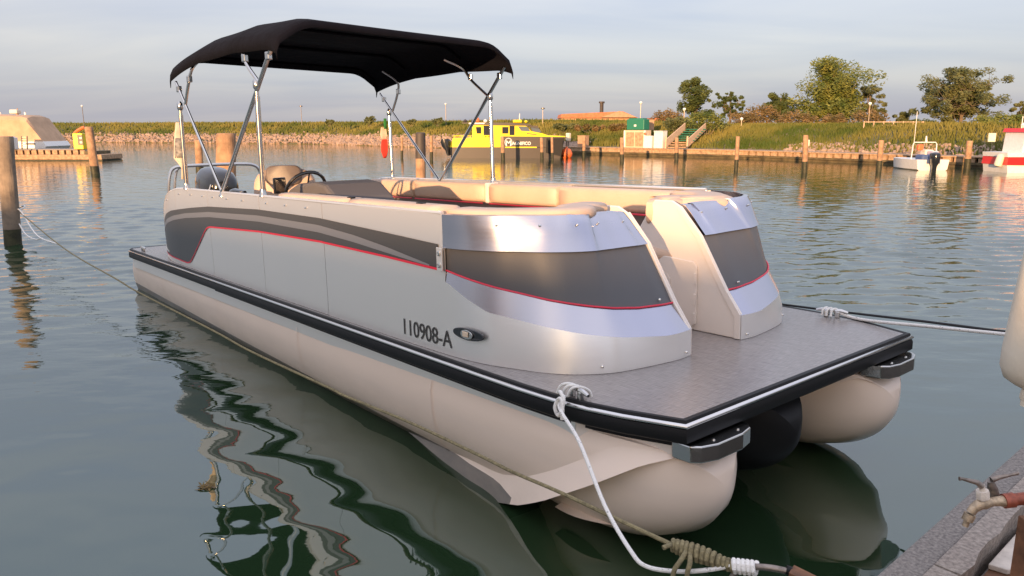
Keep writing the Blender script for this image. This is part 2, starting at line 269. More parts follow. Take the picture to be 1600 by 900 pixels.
# ------------------------------------------------------------------ setting: water, land, quay
def make_water():
    # rippled sheet in front of the quay (finer where it is nearer), on a wide still sheet that reaches past the banks
    nr = np.random.RandomState(5); r = [2.0]
    while r[-1] < 75: r.append(r[-1]+.0044*r[-1]+.018)
    r = np.array(r); th = np.arange(-.80, .8001, .0034); RR, TH = np.meshgrid(r, th, indexing='ij'); X = RR*np.sin(TH); Y = RR*np.cos(TH); Z = np.zeros_like(X); sp = np.maximum(.0044*RR+.018, .0034*RR)
    d = Y+.75*np.maximum(0, X-1.6)-.25*np.maximum(0, -X-3); t = np.clip((d-4.2)/8.5, 0, 1); m = .065+.935*t*t*(3-2*t)
    gust = np.zeros_like(X)
    for k in range(7): a = nr.uniform(0, 6.28); L = nr.uniform(5, 16); gust += np.sin((X*np.cos(a)+Y*np.sin(a))*6.283/L+nr.uniform(0, 6.28))
    m = m*np.clip(1+.16*gust, .45, 1.5)
    for n, lo, hi, slope, calm in ((46, .15, .55, .145, True), (16, .45, 1.4, .019, False)):
        for k in range(n):
            L = lo*(hi/lo)**nr.random_sample(); a = math.pi/2+nr.normal(0, .55)+.15; kk = 6.283/L; amp = slope*math.sqrt(2.0/n)/kk; att = np.clip((L/sp-2.2)/2.5, 0, 1)
            Z += amp*att*(m if calm else 1)*np.sin((X*math.cos(a)+Y*math.sin(a))*kk+nr.uniform(0, 6.28))
    fade = np.clip((75-RR)/8, 0, 1); Z *= fade
    ni, nj = X.shape; V = np.stack([X.ravel(), Y.ravel(), Z.ravel()], 1); i = np.arange(ni-1)[:, None]*nj+np.arange(nj-1)[None, :]; F = np.stack([i, i+1, i+nj+1, i+nj], -1).reshape(-1, 4)
    nv = len(V); V = np.vstack([V, [(-900, -900, -.06), (900, -900, -.06), (900, 900, -.06), (-900, 900, -.06)]]); F = np.vstack([F[:, ::-1], [[nv, nv+1, nv+2, nv+3]]])
    me = bpy.data.meshes.new('water'); me.vertices.add(len(V)); me.vertices.foreach_set('co', V.ravel()); me.loops.add(F.size); me.loops.foreach_set('vertex_index', F.ravel().astype(np.int32)); me.polygons.add(len(F)); me.polygons.foreach_set('loop_start', np.arange(0, F.size, 4, dtype=np.int32)); me.polygons.foreach_set('use_smooth', np.ones(len(F), dtype=bool)); me.update(calc_edges=True); me.validate()
    me.materials.append(M['water']); o = bpy.data.objects.new('water', me); COL.objects.link(o); return o
w = make_water(); tag(w, kind='structure')
SHORE = [(-190, 141), (-120, 126), (-59, 111), (-24.4, 98), (-7, 79), (1, 67), (4.4, 60), (9.8, 55.2), (15.2, 50.4), (21.2, 42), (28, 33.5), (44, 15), (75, -18)]
PROF_L = [(0, -.6), (.3, -.02), (4.5, 1.35), (8, 2.3), (11, 2.5), (16, 2.45), (32, 1.6), (70, 1.5), (2500, 1.5)]
PROF_R = [(.2, -.6), (.4, .3), (2.0, .5), (3.6, .85), (7.5, 1.85), (9.5, 2.05), (20, 2.05), (60, 1.9), (2500, 1.5)]
def shore_frame():
    o = []
    for i, p in enumerate(SHORE):
        a = Vector(SHORE[max(i-1, 0)]); b = Vector(SHORE[min(i+1, len(SHORE)-1)]); t = (b-a).normalized(); nrm = Vector((-t.y, t.x)); k = min(1, max(0, (i-4)/2)); o.append((Vector(p), nrm, k))
    return o
FR = shore_frame()
def bank_pt(u, off):      # u along the shoreline in vertex units, off metres inland -> point on the bank
    i = min(int(u), len(FR)-2); t = u-i; p = FR[i][0].lerp(FR[i+1][0], t); nn = FR[i][1].lerp(FR[i+1][1], t).normalized(); k = FR[i][2]*(1-t)+FR[i+1][2]*t
    def z(pr):
        for (a, za), (b, zb) in zip(pr, pr[1:]):
            if off <= b: return za+(zb-za)*max(0, (off-a))/(b-a)
        return pr[-1][1]
    q = p+nn*off; return Vector((q.x, q.y, z(PROF_L)*(1-k)+z(PROF_R)*k))
rows = []
for i in range(len(FR)):
    for sub in ([0, .25, .5, .75] if i < len(FR)-1 else [0]):
        u = i+sub; ii = min(i, len(FR)-2); t = u-ii; k = FR[ii][2]*(1-t)+FR[ii+1][2]*t
        offs = [a[0]*(1-k)+b[0]*k for a, b in zip(PROF_L, PROF_R)]; zs = [a[1]*(1-k)+b[1]*k for a, b in zip(PROF_L, PROF_R)]
        r_ = []
        for o_, z_ in zip(offs, zs):
            q = bank_pt(u, o_); r_.append((q.x, q.y, z_+(rnd.uniform(-.08, .08) if 2 < o_ < 40 else 0)))
        rows.append(r_)
tag(MB().loft(rows, False, False).build('embankment', 'soil', smooth=True), kind='structure')
# near quay the photographer stands on: edge direction (.745,.667)
QD = Vector((.745, .667, 0)).normalized(); QN = Vector((QD.y, -QD.x, 0)); Q0 = Vector((1.20, 2.29, 0))
def q3(a, b, z): p = Q0+QD*a+QN*b; return Vector((p.x, p.y, z))
def qbox(mb, a0, a1, b0, b1, z0, z1): return mb.add([q3(a, b, z) for a in (a0, a1) for b in (b0, b1) for z in (z0, z1)], [(0, 1, 3, 2), (4, 6, 7, 5), (0, 4, 5, 1), (2, 3, 7, 6), (0, 2, 6, 4), (1, 5, 7, 3)])

quay = qbox(MB(), -70, 70, .206, 75, -1, .43).build('quay', 'concrete'); tag(quay, kind='structure')
kerb = qbox(MB(), -40, 40, .0, .112, -1, .50).build('kerb', 'concrete', quay, bev=.01)
for k in range(6):     # pale coping beams laid end to end behind the kerb
    a0 = -6+k*2.2-.37; mbq = MB(); n_ = 22; ra = [[], []]
    edge = [.196+rnd.uniform(-.012, .012) for _ in range(n_+1)]
    rings = [[q3(a0+2.19*j/n_, .115, .36), q3(a0+2.19*j/n_, .115, .517+rnd.uniform(-.002, .002)), q3(a0+2.19*j/n_, edge[j], .514), q3(a0+2.19*j/n_, edge[j]-.012, .36)] for j in range(n_+1)]
    mbq.loft(rings).build('coping_beam', 'concrete2', quay)
def slab(name, m, pts, z0, z1, parent, bev=.004): return MB().prism(pts, (z0, z1), lambda a, b, c: q3(a, b, c)).build(name, m, parent, bev=bev)
slab('steel_plate', 'rust', [(-.35, .215), (.9, .215), (.9, .6), (-.35, .6)], .431, .440, quay, 0)
slab('tile', 'tile', [(.47, .212), (.80, .212), (.80, .36), (.60, .345), (.55, .30), (.48, .27)], .441, .462, quay)
slab('tile', 'tile', [(-.30, .212), (.20, .212), (.22, .235), (.15, .29), (.02, .33), (-.30, .35)], .441, .458, quay)
slab('tile', 'tile', [(-.30, .36), (.0, .34), (.05, .5), (-.3, .52)], .441, .456, quay)
MB().lathe([(0, 0), (.011, .001), (.013, .008), (.009, .016), (0, .019)], q3(.27, .285, .44), 12).build('bolt_head', 'brass', quay, True)

# ------------------------------------------------------------------ the pontoon boat (local x forward, y port, z up from the deck)
BOAT = empty('pontoon_boat', (1.5475, 3.6842, .7672)); BOAT.rotation_euler = (.0034, -.0298, .6946-math.pi/2)
tag(BOAT, 'silver and cream pontoon boat with black canopy moored bow to the quay', 'boat')
YC = .035
def mir(y): return 2*YC-y
half = [(0, -1.055), (-.12, -1.10), (-.28, -1.160), (-.45, -1.205), (-.65, -1.235), (-.9, -1.248), (-1.3, -1.25)]
OUT = half+[(-8.3, -1.25), (-8.42, -1.2), (-8.42, mir(-1.2)), (-8.3, mir(-1.25))]+[(x, mir(y)) for x, y in half[::-1]]
def inset(poly, d):
    n = len(poly); o = []
    for i in range(n):
        a, b, c = Vector(poly[i-1]), Vector(poly[i]), Vector(poly[(i+1) % n]); e1 = (b-a).normalized(); e2 = (c-b).normalized(); n1 = Vector((-e1.y, e1.x)); n2 = Vector((-e2.y, e2.x)); m_ = (n1+n2); m_ = m_/max(.3, m_.dot(n1)); o.append(tuple(b+m_*d))
    return o
ar = sum(OUT[i-1][0]*OUT[i][1]-OUT[i][0]*OUT[i-1][1] for i in range(len(OUT))); SG = 1 if ar > 0 else -1
I = lambda d: inset(OUT, SG*d)
f3 = lambda a, b, c: (a, b, c)
deck = MB().prism(I(.035), (-.03, 0), f3).build('deck', 'deck', BOAT)
def ringband(prof, name, m, parent, smooth=True):     # prof: list of (inset, z) swept round the deck outline
    rs = [[(*I(d)[i], z) for d, z in prof] for i in range(len(OUT))]; rs.append(rs[0])
    return MB().loft(rs, False, False).build(name, m, parent, smooth, angle=50)
ringband([(.06, -.003), (.036, .005), (.022, .003), (.018, -.008), (.03, -.02)], 'edge_binding', 'black', deck)
ringband([(.03, -.010), (.014, -.010), (.006, -.015), (.003, -.021), (.006, -.028), (.014, -.033), (.03, -.033)], 'trim_rail', 'chrome', deck)
ringband([(.03, -.033), (.010, -.034), (.006, -.05), (.006, -.092), (.014, -.101), (.05, -.101)], 'rub_rail', 'black', deck)
MB().prism(I(.06), (-.135, -.034), f3).build('deck_frame', 'black', BOAT)
for sgn in (1, -1):     # aluminium riser between deck and pontoon, both sides
    ys = (lambda y: y) if sgn == 1 else mir
    MB().add([(-8.3, ys(-1.205), -.12), (-.56, ys(-1.165), -.12), (-.56, ys(-1.165), -.22), (-8.3, ys(-1.205), -.22), (-8.3, ys(-1.15), -.12), (-.56, ys(-1.1), -.12), (-.56, ys(-1.1), -.22), (-8.3, ys(-1.15), -.22)],
             [(0, 1, 2, 3), (7, 6, 5, 4), (0, 4, 5, 1), (3, 2, 6, 7), (1, 5, 6, 2), (0, 3, 7, 4)]).build('riser_panel', 'alu', BOAT)
    MB().add([(-.555, ys(-1.168), -.119), (-.07, ys(-1.015), -.119), (-.07, ys(-1.015), -.178), (-.555, ys(-1.168), -.19), (-.555, ys(-1.1), -.119), (-.07, ys(-.95), -.119), (-.07, ys(-.95), -.178), (-.555, ys(-1.1), -.19)],
             [(0, 1, 2, 3), (7, 6, 5, 4), (0, 4, 5, 1), (3, 2, 6, 7), (1, 5, 6, 2), (0, 3, 7, 4)]).build('bow_plate', 'gelcoat', BOAT)
    bp_ = [(-.10, -1.035), (.0, -1.035), (.035, -1.0), (.062, -.92), (.064, -.74), (.045, -.655), (.01, -.62), (-.10, -.60)]
    bu = MB().prism([(a, ys(b)) for a, b in bp_], (-.185, -.108), f3).build('bumper', 'steel', BOAT, bev=.006)
    for bx_, by_ in ((.02, -.9), (.02, -.72)): MB().lathe([(0, 0), (.009, 0), (.008, .004), (0, .006)], (bx_, ys(by_), -.108), 10).build('bolt', 'chrome', bu)
# pontoons
def pontoon(yc, hw, name, m, x0=-8.45, nose=.03, lip=True, ztop=-.14, zbot=-.77):
    xs = [x0+(-1.5-x0)*i/10 for i in range(10)]+[-1.5+.08*i for i in range(14)]; xs += [nose-.55*(1-math.sin(math.pi/2*i/16)) for i in range(2, 17)]; xs = sorted(set(round(x, 4) for x in xs if x <= nose))
    zl = [(-9, -.755), (-3.2, -.755), (-1.3, -.762), (-1.2, -.752), (-.93, -.661), (-.72, -.552), (-.4, -.361), (-.2, -.235), (-.05, -.175), (.1, -.16)]
    def zc(x):
        for (a, za), (b, zb) in zip(zl, zl[1:]):
            if x <= b: return za+(zb-za)*(x-a)/(b-a)
        return -.16
    rings = []
    for x in xs:
        u = max(0, min(1, (x-(nose-.93))/.93)); g = math.sqrt(max(0.0004, 1-u**3)); zm_ = -.36
        b = zm_+(zbot-zm_)*g; t = zm_+(ztop-zm_)*math.sqrt(max(.0004, 1-u**7)); wv = hw*math.sqrt(max(.0006, 1-u**3.2))
        z1 = max(b+.002, min(t-.002, zc(x))) if lip else b+.002
        fx = min(1, max(0, (x+3.0)/1.7)); fx = fx*fx*(3-2*fx); nq = min(1, max(0, (nose-.03-x)/.35)); ws = min(.015+.125*fx*(.35+.65*nq), (t-z1)*.8)
        def tw(z):
            v = (t-z)/(t-b); return wv*max(0, 1-v**3.4)**.5*(.93+.07*min(1, v/.16))
        side = [(tw(t+(z1+ws-t)*k/9)+.02*nq, t+(z1+ws-t)*k/9) for k in range(10)]
        if lip:      # flared spray strake with a crease above and a sharp lip below
            wl_ = tw(z1+ws)+.02*nq+(.012+.05*fx)*nq; side += [(side[-1][0]+(wl_-side[-1][0])*k/3, z1+ws-ws*k/3) for k in range(1, 4)]
            side += [(max(.001, tw(z1)-.03*fx*nq), z1+.004)]
        else: side += [(tw(z1+ws-ws*k/4), z1+ws-ws*k/4) for k in range(1, 5)]
        side += [(max(.0005, tw(z1+(b-z1)*k/10)-.03*fx*nq*(1-k/10)), z1+(b-z1)*k/10) for k in range(1, 11)]
        rings.append([(x, yc-w_, z) for w_, z in side]+[(x, yc+w_, z) for w_, z in side[::-1]])
    return MB().loft(rings).build(name, m, BOAT, True, angle=24)
for yc in (-.80, mir(-.80)):
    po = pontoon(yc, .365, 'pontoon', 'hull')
    for s_ in (-1, 1):      # small spray rail low on the nose, both flanks
        mbp = MB(); rr = []
        for k in range(9):
            t_ = k/8; x = -.80+.42*t_; yy = yc+s_*(.265-.08*t_**2); z = -.665+.02*t_; h = .02*math.sin(math.pi*min(1, .12+t_*.88))+.002; rr.append([(x, yy+s_*.035*math.sin(math.pi*(.15+.85*t_)), z), (x, yy-s_*.03, z+h), (x, yy-s_*.03, z-h)])
        mbp.loft(rr).build('spray_rail', 'hull', po, True)
    for xs_ in (-1.75, -3.6, -5.4, -7.2):   # welded seams round the tube
        rg = []
        for x in (xs_-.004, xs_+.004):
            rg.append([(x, yc+sd*(.365*(max(0, 1-(k/14)**3.4)**.5)*(.93+.07*min(1, k/14/.16))+.032), -.14-.62*k/14) for sd in (-1,) for k in range(1, 14)])
        MB().loft(rg, False, False).build('weld_seam', 'hull', po)
pontoon(YC-.02, .30, 'centre_pontoon', 'black', nose=-.10, lip=False, zbot=-.72)

# bow consoles: skirt, ledge, window and fascia follow one curved footprint
BASE = [(-.633, -.204), (-.622, -.324), (-.638, -.46), (-.66, -.6), (-.706, -.765), (-.812, -.912), (-.948, -1.009), (-1.124, -1.078), (-1.29, -1.132), (-1.58, -1.168), (-2.2, -1.177), (-3.038, -1.178)]
DB = [(p.x, p.y) for p in smooth_path([(a, b, 0) for a, b in BASE], 10)]
SEG = [0]
for a, b in zip(DB, DB[1:]): SEG.append(SEG[-1]+math.hypot(b[0]-a[0], b[1]-a[1]))
def lerp_tab(x, tab):
    if x <= tab[0][0]: return tab[0][1]
    for (a, va), (b, vb) in zip(tab, tab[1:]):
        if x <= b: return va+(vb-va)*(x-a)/(b-a)
    return tab[-1][1]
def foot(s):
    for i in range(len(SEG)-1):
        if s <= SEG[i+1] or i == len(SEG)-2:
            t = min(1, (s-SEG[i])/(SEG[i+1]-SEG[i])); a, b = DB[i], DB[i+1]; d = Vector((b[0]-a[0], b[1]-a[1])).normalized(); return Vector((a[0]+(b[0]-a[0])*t, a[1]+(b[1]-a[1])*t)), Vector((d.y, -d.x))
S_END = 1.575
SETB = [(0, 0), (.148, 0), (.28, .108), (.597, .296), (.765, .455), (.80, .52)]
T_SK = [(0, .150), (.21, .150), (.47, .176), (.69, .206), (.95, .245), (1.27, .290), (1.42, .352), (1.55, .415), (1.79, .469)]
T_WB = [(0, .281), (.31, .293), (.49, .313), (.67, .336), (.92, .371), (1.23, .422), (1.575, .484)]
T_WT = [(0, .597), (.48, .605), (.84, .613), (1.14, .615), (1.575, .612)]
T_FT = [(0, .772), (.34, .783), (.87, .797), (1.15, .800), (1.58, .797)]
def cpt(s, z, side, ins=0, wfix=None):
    c, nrm = foot(s); u = min(1, s/S_END); wgt = 1-u*u*(3-2*u); q = c-nrm*0; inn = Vector((-abs(nrm.x) if True else 0, 0)); 
    q = c+(-nrm if nrm.dot(Vector((1, -.6))) > 0 else nrm)*(lerp_tab(z, SETB)*wgt+ins)
    return (q.x, q.y if side == 1 else mir(q.y), z)
SS = [S_END*i/48 for i in range(49)]
for side in (1, -1):
    SX = SS+[S_END+.005]+[S_END+.006+(SEG[-1]-S_END-.006)*i/16 for i in range(17)]
    skt = lambda s: lerp_tab(s, T_SK) if s <= S_END+.0055 else .797
    cons = MB().loft([[cpt(s, 0.002, side), cpt(s, skt(s)*.5, side), cpt(s, skt(s), side), cpt(s, skt(s), side, .008), cpt(s, .002, side, .008)] for s in SX], True, True).build('console_skirt', 'alu', BOAT, True, angle=30)
    MB().loft([[cpt(s, lerp_tab(s, T_SK)-.001, side), (lambda a, b: tuple((Vector(a)*.5+Vector(b)*.5)))(cpt(s, lerp_tab(s, T_SK), side), cpt(s, lerp_tab(s, T_WB), side, .012)), cpt(s, lerp_tab(s, T_WB), side, .012)] for s in SS], False, False).build('console_ledge', 'alu_front', BOAT, True, angle=60)
    MB().tube([cpt(s, lerp_tab(s, T_WB)+.003, side, .006) for s in SS], .0055, 6).build('pinstripe', 'red', BOAT, True)
    MB().loft([[cpt(s, lerp_tab(s, T_WB)+(lerp_tab(s, T_WT)-lerp_tab(s, T_WB))*k/6, side, .012) for k in range(7)] for s in SS], False, False).build('tinted_window', 'window', BOAT, True)
    S2 = SS+[S_END+.01]
    fas = MB().loft([[cpt(s, lerp_tab(s, T_WT)-.004, side, .006), cpt(s, lerp_tab(s, T_WT)+.002, side, -.006)]+[cpt(s, lerp_tab(s, T_WT)+.002+(lerp_tab(s, T_FT)-lerp_tab(s, T_WT)-.002)*k/4, side, -.004) for k in range(1, 5)]+[cpt(s, lerp_tab(s, T_FT)+.004, side, .03)] for s in S2], False, False).build('console_fascia', 'alu_front', BOAT, True, angle=50)
    for s in (.12, .42, .74, 1.0, 1.22):     # canvas snaps on the fascia
        p = Vector(cpt(s, lerp_tab(s, T_FT)-.05, side, -.004)); MB().lathe([(0, 0), (.006, 0), (.004, .006), (.007, .008), (.005, .013), (0, .014)], p, 10, (1, -.5*side, .5)).build('canvas_snap', 'chrome', fas)
    for s, z in ((.05, .03), (.62, .04), (.14, .0)):
        p = Vector(cpt(s, z if z else lerp_tab(.14, T_WB)+.03, side, 0 if z else .004)); MB().lathe([(0, 0), (.006, 0), (.004, .006), (.008, .009), (0, .014)], p, 10, (1, -.2*side, .2)).build('canvas_snap', 'chrome', cons)
    # moulded end panel facing the bow gate
    ye = -.204 if side == 1 else mir(-.204); yi = ye+(-.02 if side == 1 else .02)
    prof = [(-.634, .002), (-.634, .150), (-.737, .285), (-.931, .598), (-1.088, .765), (-1.16, .80), (-1.30, .80), (-1.42, .62), (-1.46, .4), (-1.46, .002)]
    MB().prism(prof, (ye, yi), lambda a, b, c: (a, c, b)).build('end_panel', 'gelcoat', BOAT, bev=.006)
    y2 = ye+(.012 if side == 1 else -.012)
    MB().prism([(-.636, .004), (-.636, .152), (-.739, .288), (-.933, .602), (-1.09, .768), (-1.115, .755), (-.965, .58), (-.775, .27), (-.675, .13), (-.675, .004)], (ye+(.0005 if side == 1 else -.0005), y2), lambda a, b, c: (a, c, b)).build('end_flange', 'gelcoat', BOAT, bev=.003)
    if side == -1:
        dr = MB().prism([(-1.30, .02), (-.985, .02), (-.95, .05), (-.95, .40), (-.975, .435), (-1.26, .455), (-1.30, .42)], (ye-.0005, ye-.014), lambda a, b, c: (a, c, b)).build('locker_door', 'gelcoat', BOAT, bev=.005)
        MB().prism([(-1.215, .235), (-1.165, .23), (-1.145, .265), (-1.15, .31), (-1.175, .34), (-1.20, .30)], (ye-.0145, ye-.020), lambda a, b, c: (a, c, b)).build('door_handle', 'gelcoat', dr, bev=.002)
        for zz_ in (.08, .2, .33): MB().box((-.958, ye-.017, zz_), (.02, .008, .07)).build('hinge', 'gelcoat', dr, bev=.002)
    bk = MB().box((-1.605, -1.184 if side == 1 else mir(-1.184), .548), (.055, .010, .132)).build('end_bracket', 'alu', BOAT, bev=.002)
    for z_ in (.515, .582): MB().lathe([(0, 0), (.015, 0), (.015, .004), (.008, .006), (.007, .004), (0, .004)], (-1.605, (-1.19 if side == 1 else mir(-1.19)), z_), 14, (0, -side, 0)).build('screw', 'chrome', bk)
# fence side panels
def fy(x):
    if x > -3.03:
        for (a, b), (c, d) in zip(DB, DB[1:]):
            if c <= x <= a and a > c: return b+(d-b)*(a-x)/(a-c)-.002
        return -1.178
    if x > -6.4: return -1.178
    u = min(1, (-6.4-x)/1.2); return -1.178+.22*u**2.2
ZT = [(-7.6, .03), (-7.52, .14), (-7.38, .32), (-7.2, .48), (-7.0, .60), (-6.8, .69), (-6.6, .75), (-6.35, .787), (-6.1, .797)]
def ztop(x): return lerp_tab(x, ZT)
def panel(xa, xb, side, n=14):
    rg = []
    for i in range(n+1):
        x = xa+(xb-xa)*i/n; y = fy(x); y = y if side == 1 else mir(y); yo = y+.022*side; zt = ztop(x); rg.append([(x, y, .003), (x, y, zt*.5), (x, y, zt), (x, yo, zt), (x, yo, .003)])
    return MB().loft(rg, True, True).build('fence_panel', 'alu', BOAT, True, angle=35)
for side in (1, -1):
    for xa, xb in ((-4.163, -3.043), (-5.4, -4.168), (-6.4, -5.405), (-7.6, -6.405)): 
        pn = panel(xa, xb, side)
        k = 0; x = xa+.15
        while x < xb-.05 and side == 1:
            zt = ztop(x)-.045; MB().lathe([(0, 0), (.006, 0), (.004, .005), (.008, .008), (0, .012)], (x, fy(x)-.0005, zt), 10, (0, -1, 0)).build('canvas_snap', 'chrome', pn); x += .36
    MB().tube([(x, (fy(x)+.011) if side == 1 else mir(fy(x)+.011), ztop(x)+.006) for x in [-7.6, -7.56, -7.52, -7.45, -7.38, -7.3, -7.2, -7.1, -7.0, -6.9, -6.8, -6.7, -6.6, -6.48, -6.35, -6.1, -5.4, -4.2, -3.0, -1.6]], .013, 8).build('top_rail', 'alu', BOAT, True)
# decals on the side panels (thin film standing a few millimetres proud)
def decal(name, m, top, bot, x0, x1, side, off, n=60):
    rg = []
    for i in range(n+1):
        x = x0+(x1-x0)*i/n; y = fy(x)-off; y = y if side == 1 else mir(y); a, b = lerp_tab(x, top), lerp_tab(x, bot); a = max(a, b+.0004); rg.append([(x, y, a), (x, y, b)])
    return MB().loft(rg, False, False).build(name, m, BOAT, True)
G_TOP = [(-7.56, .075), (-7.45, .22), (-7.3, .33), (-7.1, .43), (-6.85, .515), (-6.6, .56), (-6.3, .59), (-5.9, .625), (-5.4, .66), (-4.2, .694), (-3.1, .690), (-2.2, .655), (-1.6, .628)]
G_BOT = [(-7.56, .07), (-6.5, .058), (-6.18, .05), (-6.08, .07), (-5.98, .13), (-5.55, .42), (-5.47, .46), (-5.38, .472), (-4.2, .515), (-3.1, .525), (-2.2, .508), (-1.6, .489)]
L_TOP = [(-7.5, .13), (-7.35, .25), (-7.1, .375), (-6.85, .455), (-6.5, .515), (-6.1, .56), (-5.4, .61), (-4.2, .645), (-3.1, .640), (-2.6, .61), (-2.2, .57), (-1.85, .525), (-1.7, .505)]
L_BOT = [(-7.5, .09), (-7.35, .21), (-7.1, .33), (-6.85, .41), (-6.5, .468), (-6.1, .512), (-5.4, .562), (-4.2, .595), (-3.1, .588), (-2.6, .562), (-2.2, .532), (-1.85, .506), (-1.7, .4975)]
for side in (1, -1):
    decal('graphite_band', 'stripe_dark', G_TOP, G_BOT, -7.56, -1.635, side, .003, 110)
    decal('silver_stripe', 'stripe_mid', L_TOP, L_BOT, -7.5, -1.72, side, .005, 90)
    decal('pinstripe', 'red', [(a, b+.006) for a, b in G_BOT], [(a, b-.008) for a, b in G_BOT], -7.3, -1.60, side, .0065, 160)
reg = text_mesh('registration_number', '110908-A', 'letter', BOAT, .098, .49, lambda a, b: (-2.03+a, fy(-2.03+a)-.0012, .045+b), .004)
def split_islands(o, name):
    bm = bmesh.new(); bm.from_mesh(o.data); bm.verts.ensure_lookup_table(); seen = set(); isl = []
    for v in bm.verts:
        if v.index in seen: continue
        st_, grp = [v], []
        while st_:
            q = st_.pop()
            if q.index in seen: continue
            seen.add(q.index); grp.append(q.index); st_ += [e.other_vert(q) for e in q.link_edges]
        isl.append(set(grp))
    for g_ in isl:
        ix = sorted(g_); mp_ = {a: b for b, a in enumerate(ix)}; me = bpy.data.meshes.new(name); me.from_pydata([tuple(bm.verts[a].co) for a in ix], [], [[mp_[v.index] for v in f.verts] for f in bm.faces if f.verts[0].index in g_]); me.materials.append(o.data.materials[0]); c = bpy.data.objects.new(name, me); COL.objects.link(c); c.parent = o.parent
    bm.free(); bpy.data.objects.remove(o)
split_islands(reg, 'registration_character')
for k, (x, wd_, h) in enumerate([(-7.20, .035, .022), (-7.255, .03, .020), (-7.215, .03, .022), (-7.175, .035, .020), (-7.13, .03, .022), (-7.09, .03, .020), (-7.05, .035, .022), (-6.98, .03, .022), (-6.94, .03, .022)]):
    MB().box((x, fy(x)-.005, .125-.012*k*.3), (wd_*.8, .002, h)).build('builder_mark', 'white', BOAT)
# recessed courtesy lamp
def ell(a, b, n=24): return [(a*math.copysign(abs(math.cos(t))**1.25, math.cos(t)), b*math.copysign(abs(math.sin(t))**.8, math.sin(t))) for t in [2*math.pi*i/n for i in range(n)]]
lampc = (-1.39, .155)
lp = MB().prism(ell(.125, .034), (-1.160, -1.172), lambda a, b, c: (lampc[0]+a, c+a*.12*(1 if a > 0 else .4), lampc[1]+b)).build('side_lamp', 'blackgloss', BOAT, bev=.003)
MB().prism(ell(.05, .026), (-1.170, -1.178), lambda a, b, c: (lampc[0]+a, c+a*.05, lampc[1]+b)).build('reflector', 'chrome', lp, bev=.002)
MB().box((lampc[0]-.004, -1.181, lampc[1]+.002), (.05, .006, .030)).build('lens', 'lens', lp, bev=.004)

# upholstery
def cushion(pts, w, h, name='cushion', m='vinyl', seg=10, parent=BOAT, z0=0):
    # rounded bolster swept along pts (centre line), w wide, h tall
    P = [Vector(p) for p in pts]; rg = []
    for i, p in enumerate(P):
        t = (P[min(i+1, len(P)-1)]-P[max(i-1, 0)]); t.z = 0; t.normalize(); nn = Vector((-t.y, t.x, 0)); e = min(1, .55+.45*min(i, len(P)-1-i)/1.0) if len(P) > 2 else 1
        rg.append([p+nn*(w/2*e*math.copysign(abs(math.cos(a))**.55, math.cos(a)))+Vector((0, 0, h/2*e*math.copysign(abs(math.sin(a))**.55, math.sin(a)))) for a in [2*math.pi*k/16 for k in range(16)]])
    return MB().loft(rg).build(name, m, parent, True, angle=70)
def sub(pts, n): return [tuple(p) for p in smooth_path(pts, n)]
def arc_cush(s0, s1, side, ins, z, w, h, name, m='vinyl', n=14):
    cushion([(lambda q: (q[0], q[1], z))(cpt(s0+(s1-s0)*i/n, .80, side, ins)) for i in range(n+1)], w, h, name, m)
# starboard bench: seat box, seat, backrest with top bolster
for side in (1, -1):
    ys = (lambda y: y) if side == 1 else mir
    xa = -3.75 if side == 1 else -6.35
    MB().box(((xa-1.5)/2, ys(-.86), .2), (-1.5-xa, .5, .38)).build('seat_base', 'gelcoat', BOAT, bev=.01)
    cushion([(xa, ys(-.84), .44), (xa+.02, ys(-.84), .44), ((xa-1.5)/2, ys(-.84), .44), (-1.6, ys(-.84), .44), (-1.5, ys(-.84), .44)], .54, .12, 'seat_cushion')
    MB().box(((xa-1.6)/2, ys(-1.09), .56), (-1.6-xa, .05, .28)).build('back_panel', 'vinyl_dark', BOAT, bev=.01)
    cuts = [(-3.82, -2.72), (-2.69, -1.62)] if side == 1 else [(-6.38, -5.42), (-5.39, -4.12), (-4.05, -3.08), (-3.05, -1.80)]
    for a, b in cuts:
        n_ = 8; pt = [(a+(b-a)*i/n_, ys(-1.085), .775 if side == 1 else .70) for i in range(n_+1)]
        pt = [(a+.0, *pt[0][1:])]+[(a+.015, *pt[0][1:])]+pt[1:-1]+[(b-.015, *pt[0][1:]), (b, *pt[0][1:])]
        cushion(pt, .17, .13 if side == 1 else .19, 'backrest_cushion')
        MB().tube([(a+.02, ys(-1.0), .60), (b-.02, ys(-1.0), .60)], .008, 6).build('piping', 'red', BOAT)
    arc_cush(1.70, .10, side, .15 if side == 1 else .25, .79 if side == 1 else .775, .2, .075, 'bow_bolster')
    if side == -1: arc_cush(1.5, .04, side, .24, .72, .27, .17, 'bow_backrest')
    arc_cush(1.3, .05, side, .42, .45, .5, .12, 'bow_seat')
MB().box((-4.085, mir(-1.08), .70), (.05, .14, .20)).build('cushion_divider', 'gelcoat', BOAT, bev=.01)
for x in (-2.75, -1.9): MB().box((x, -1.10, .835), (.07, .03, .02)).build('strap_buckle', 'black', BOAT, bev=.004)
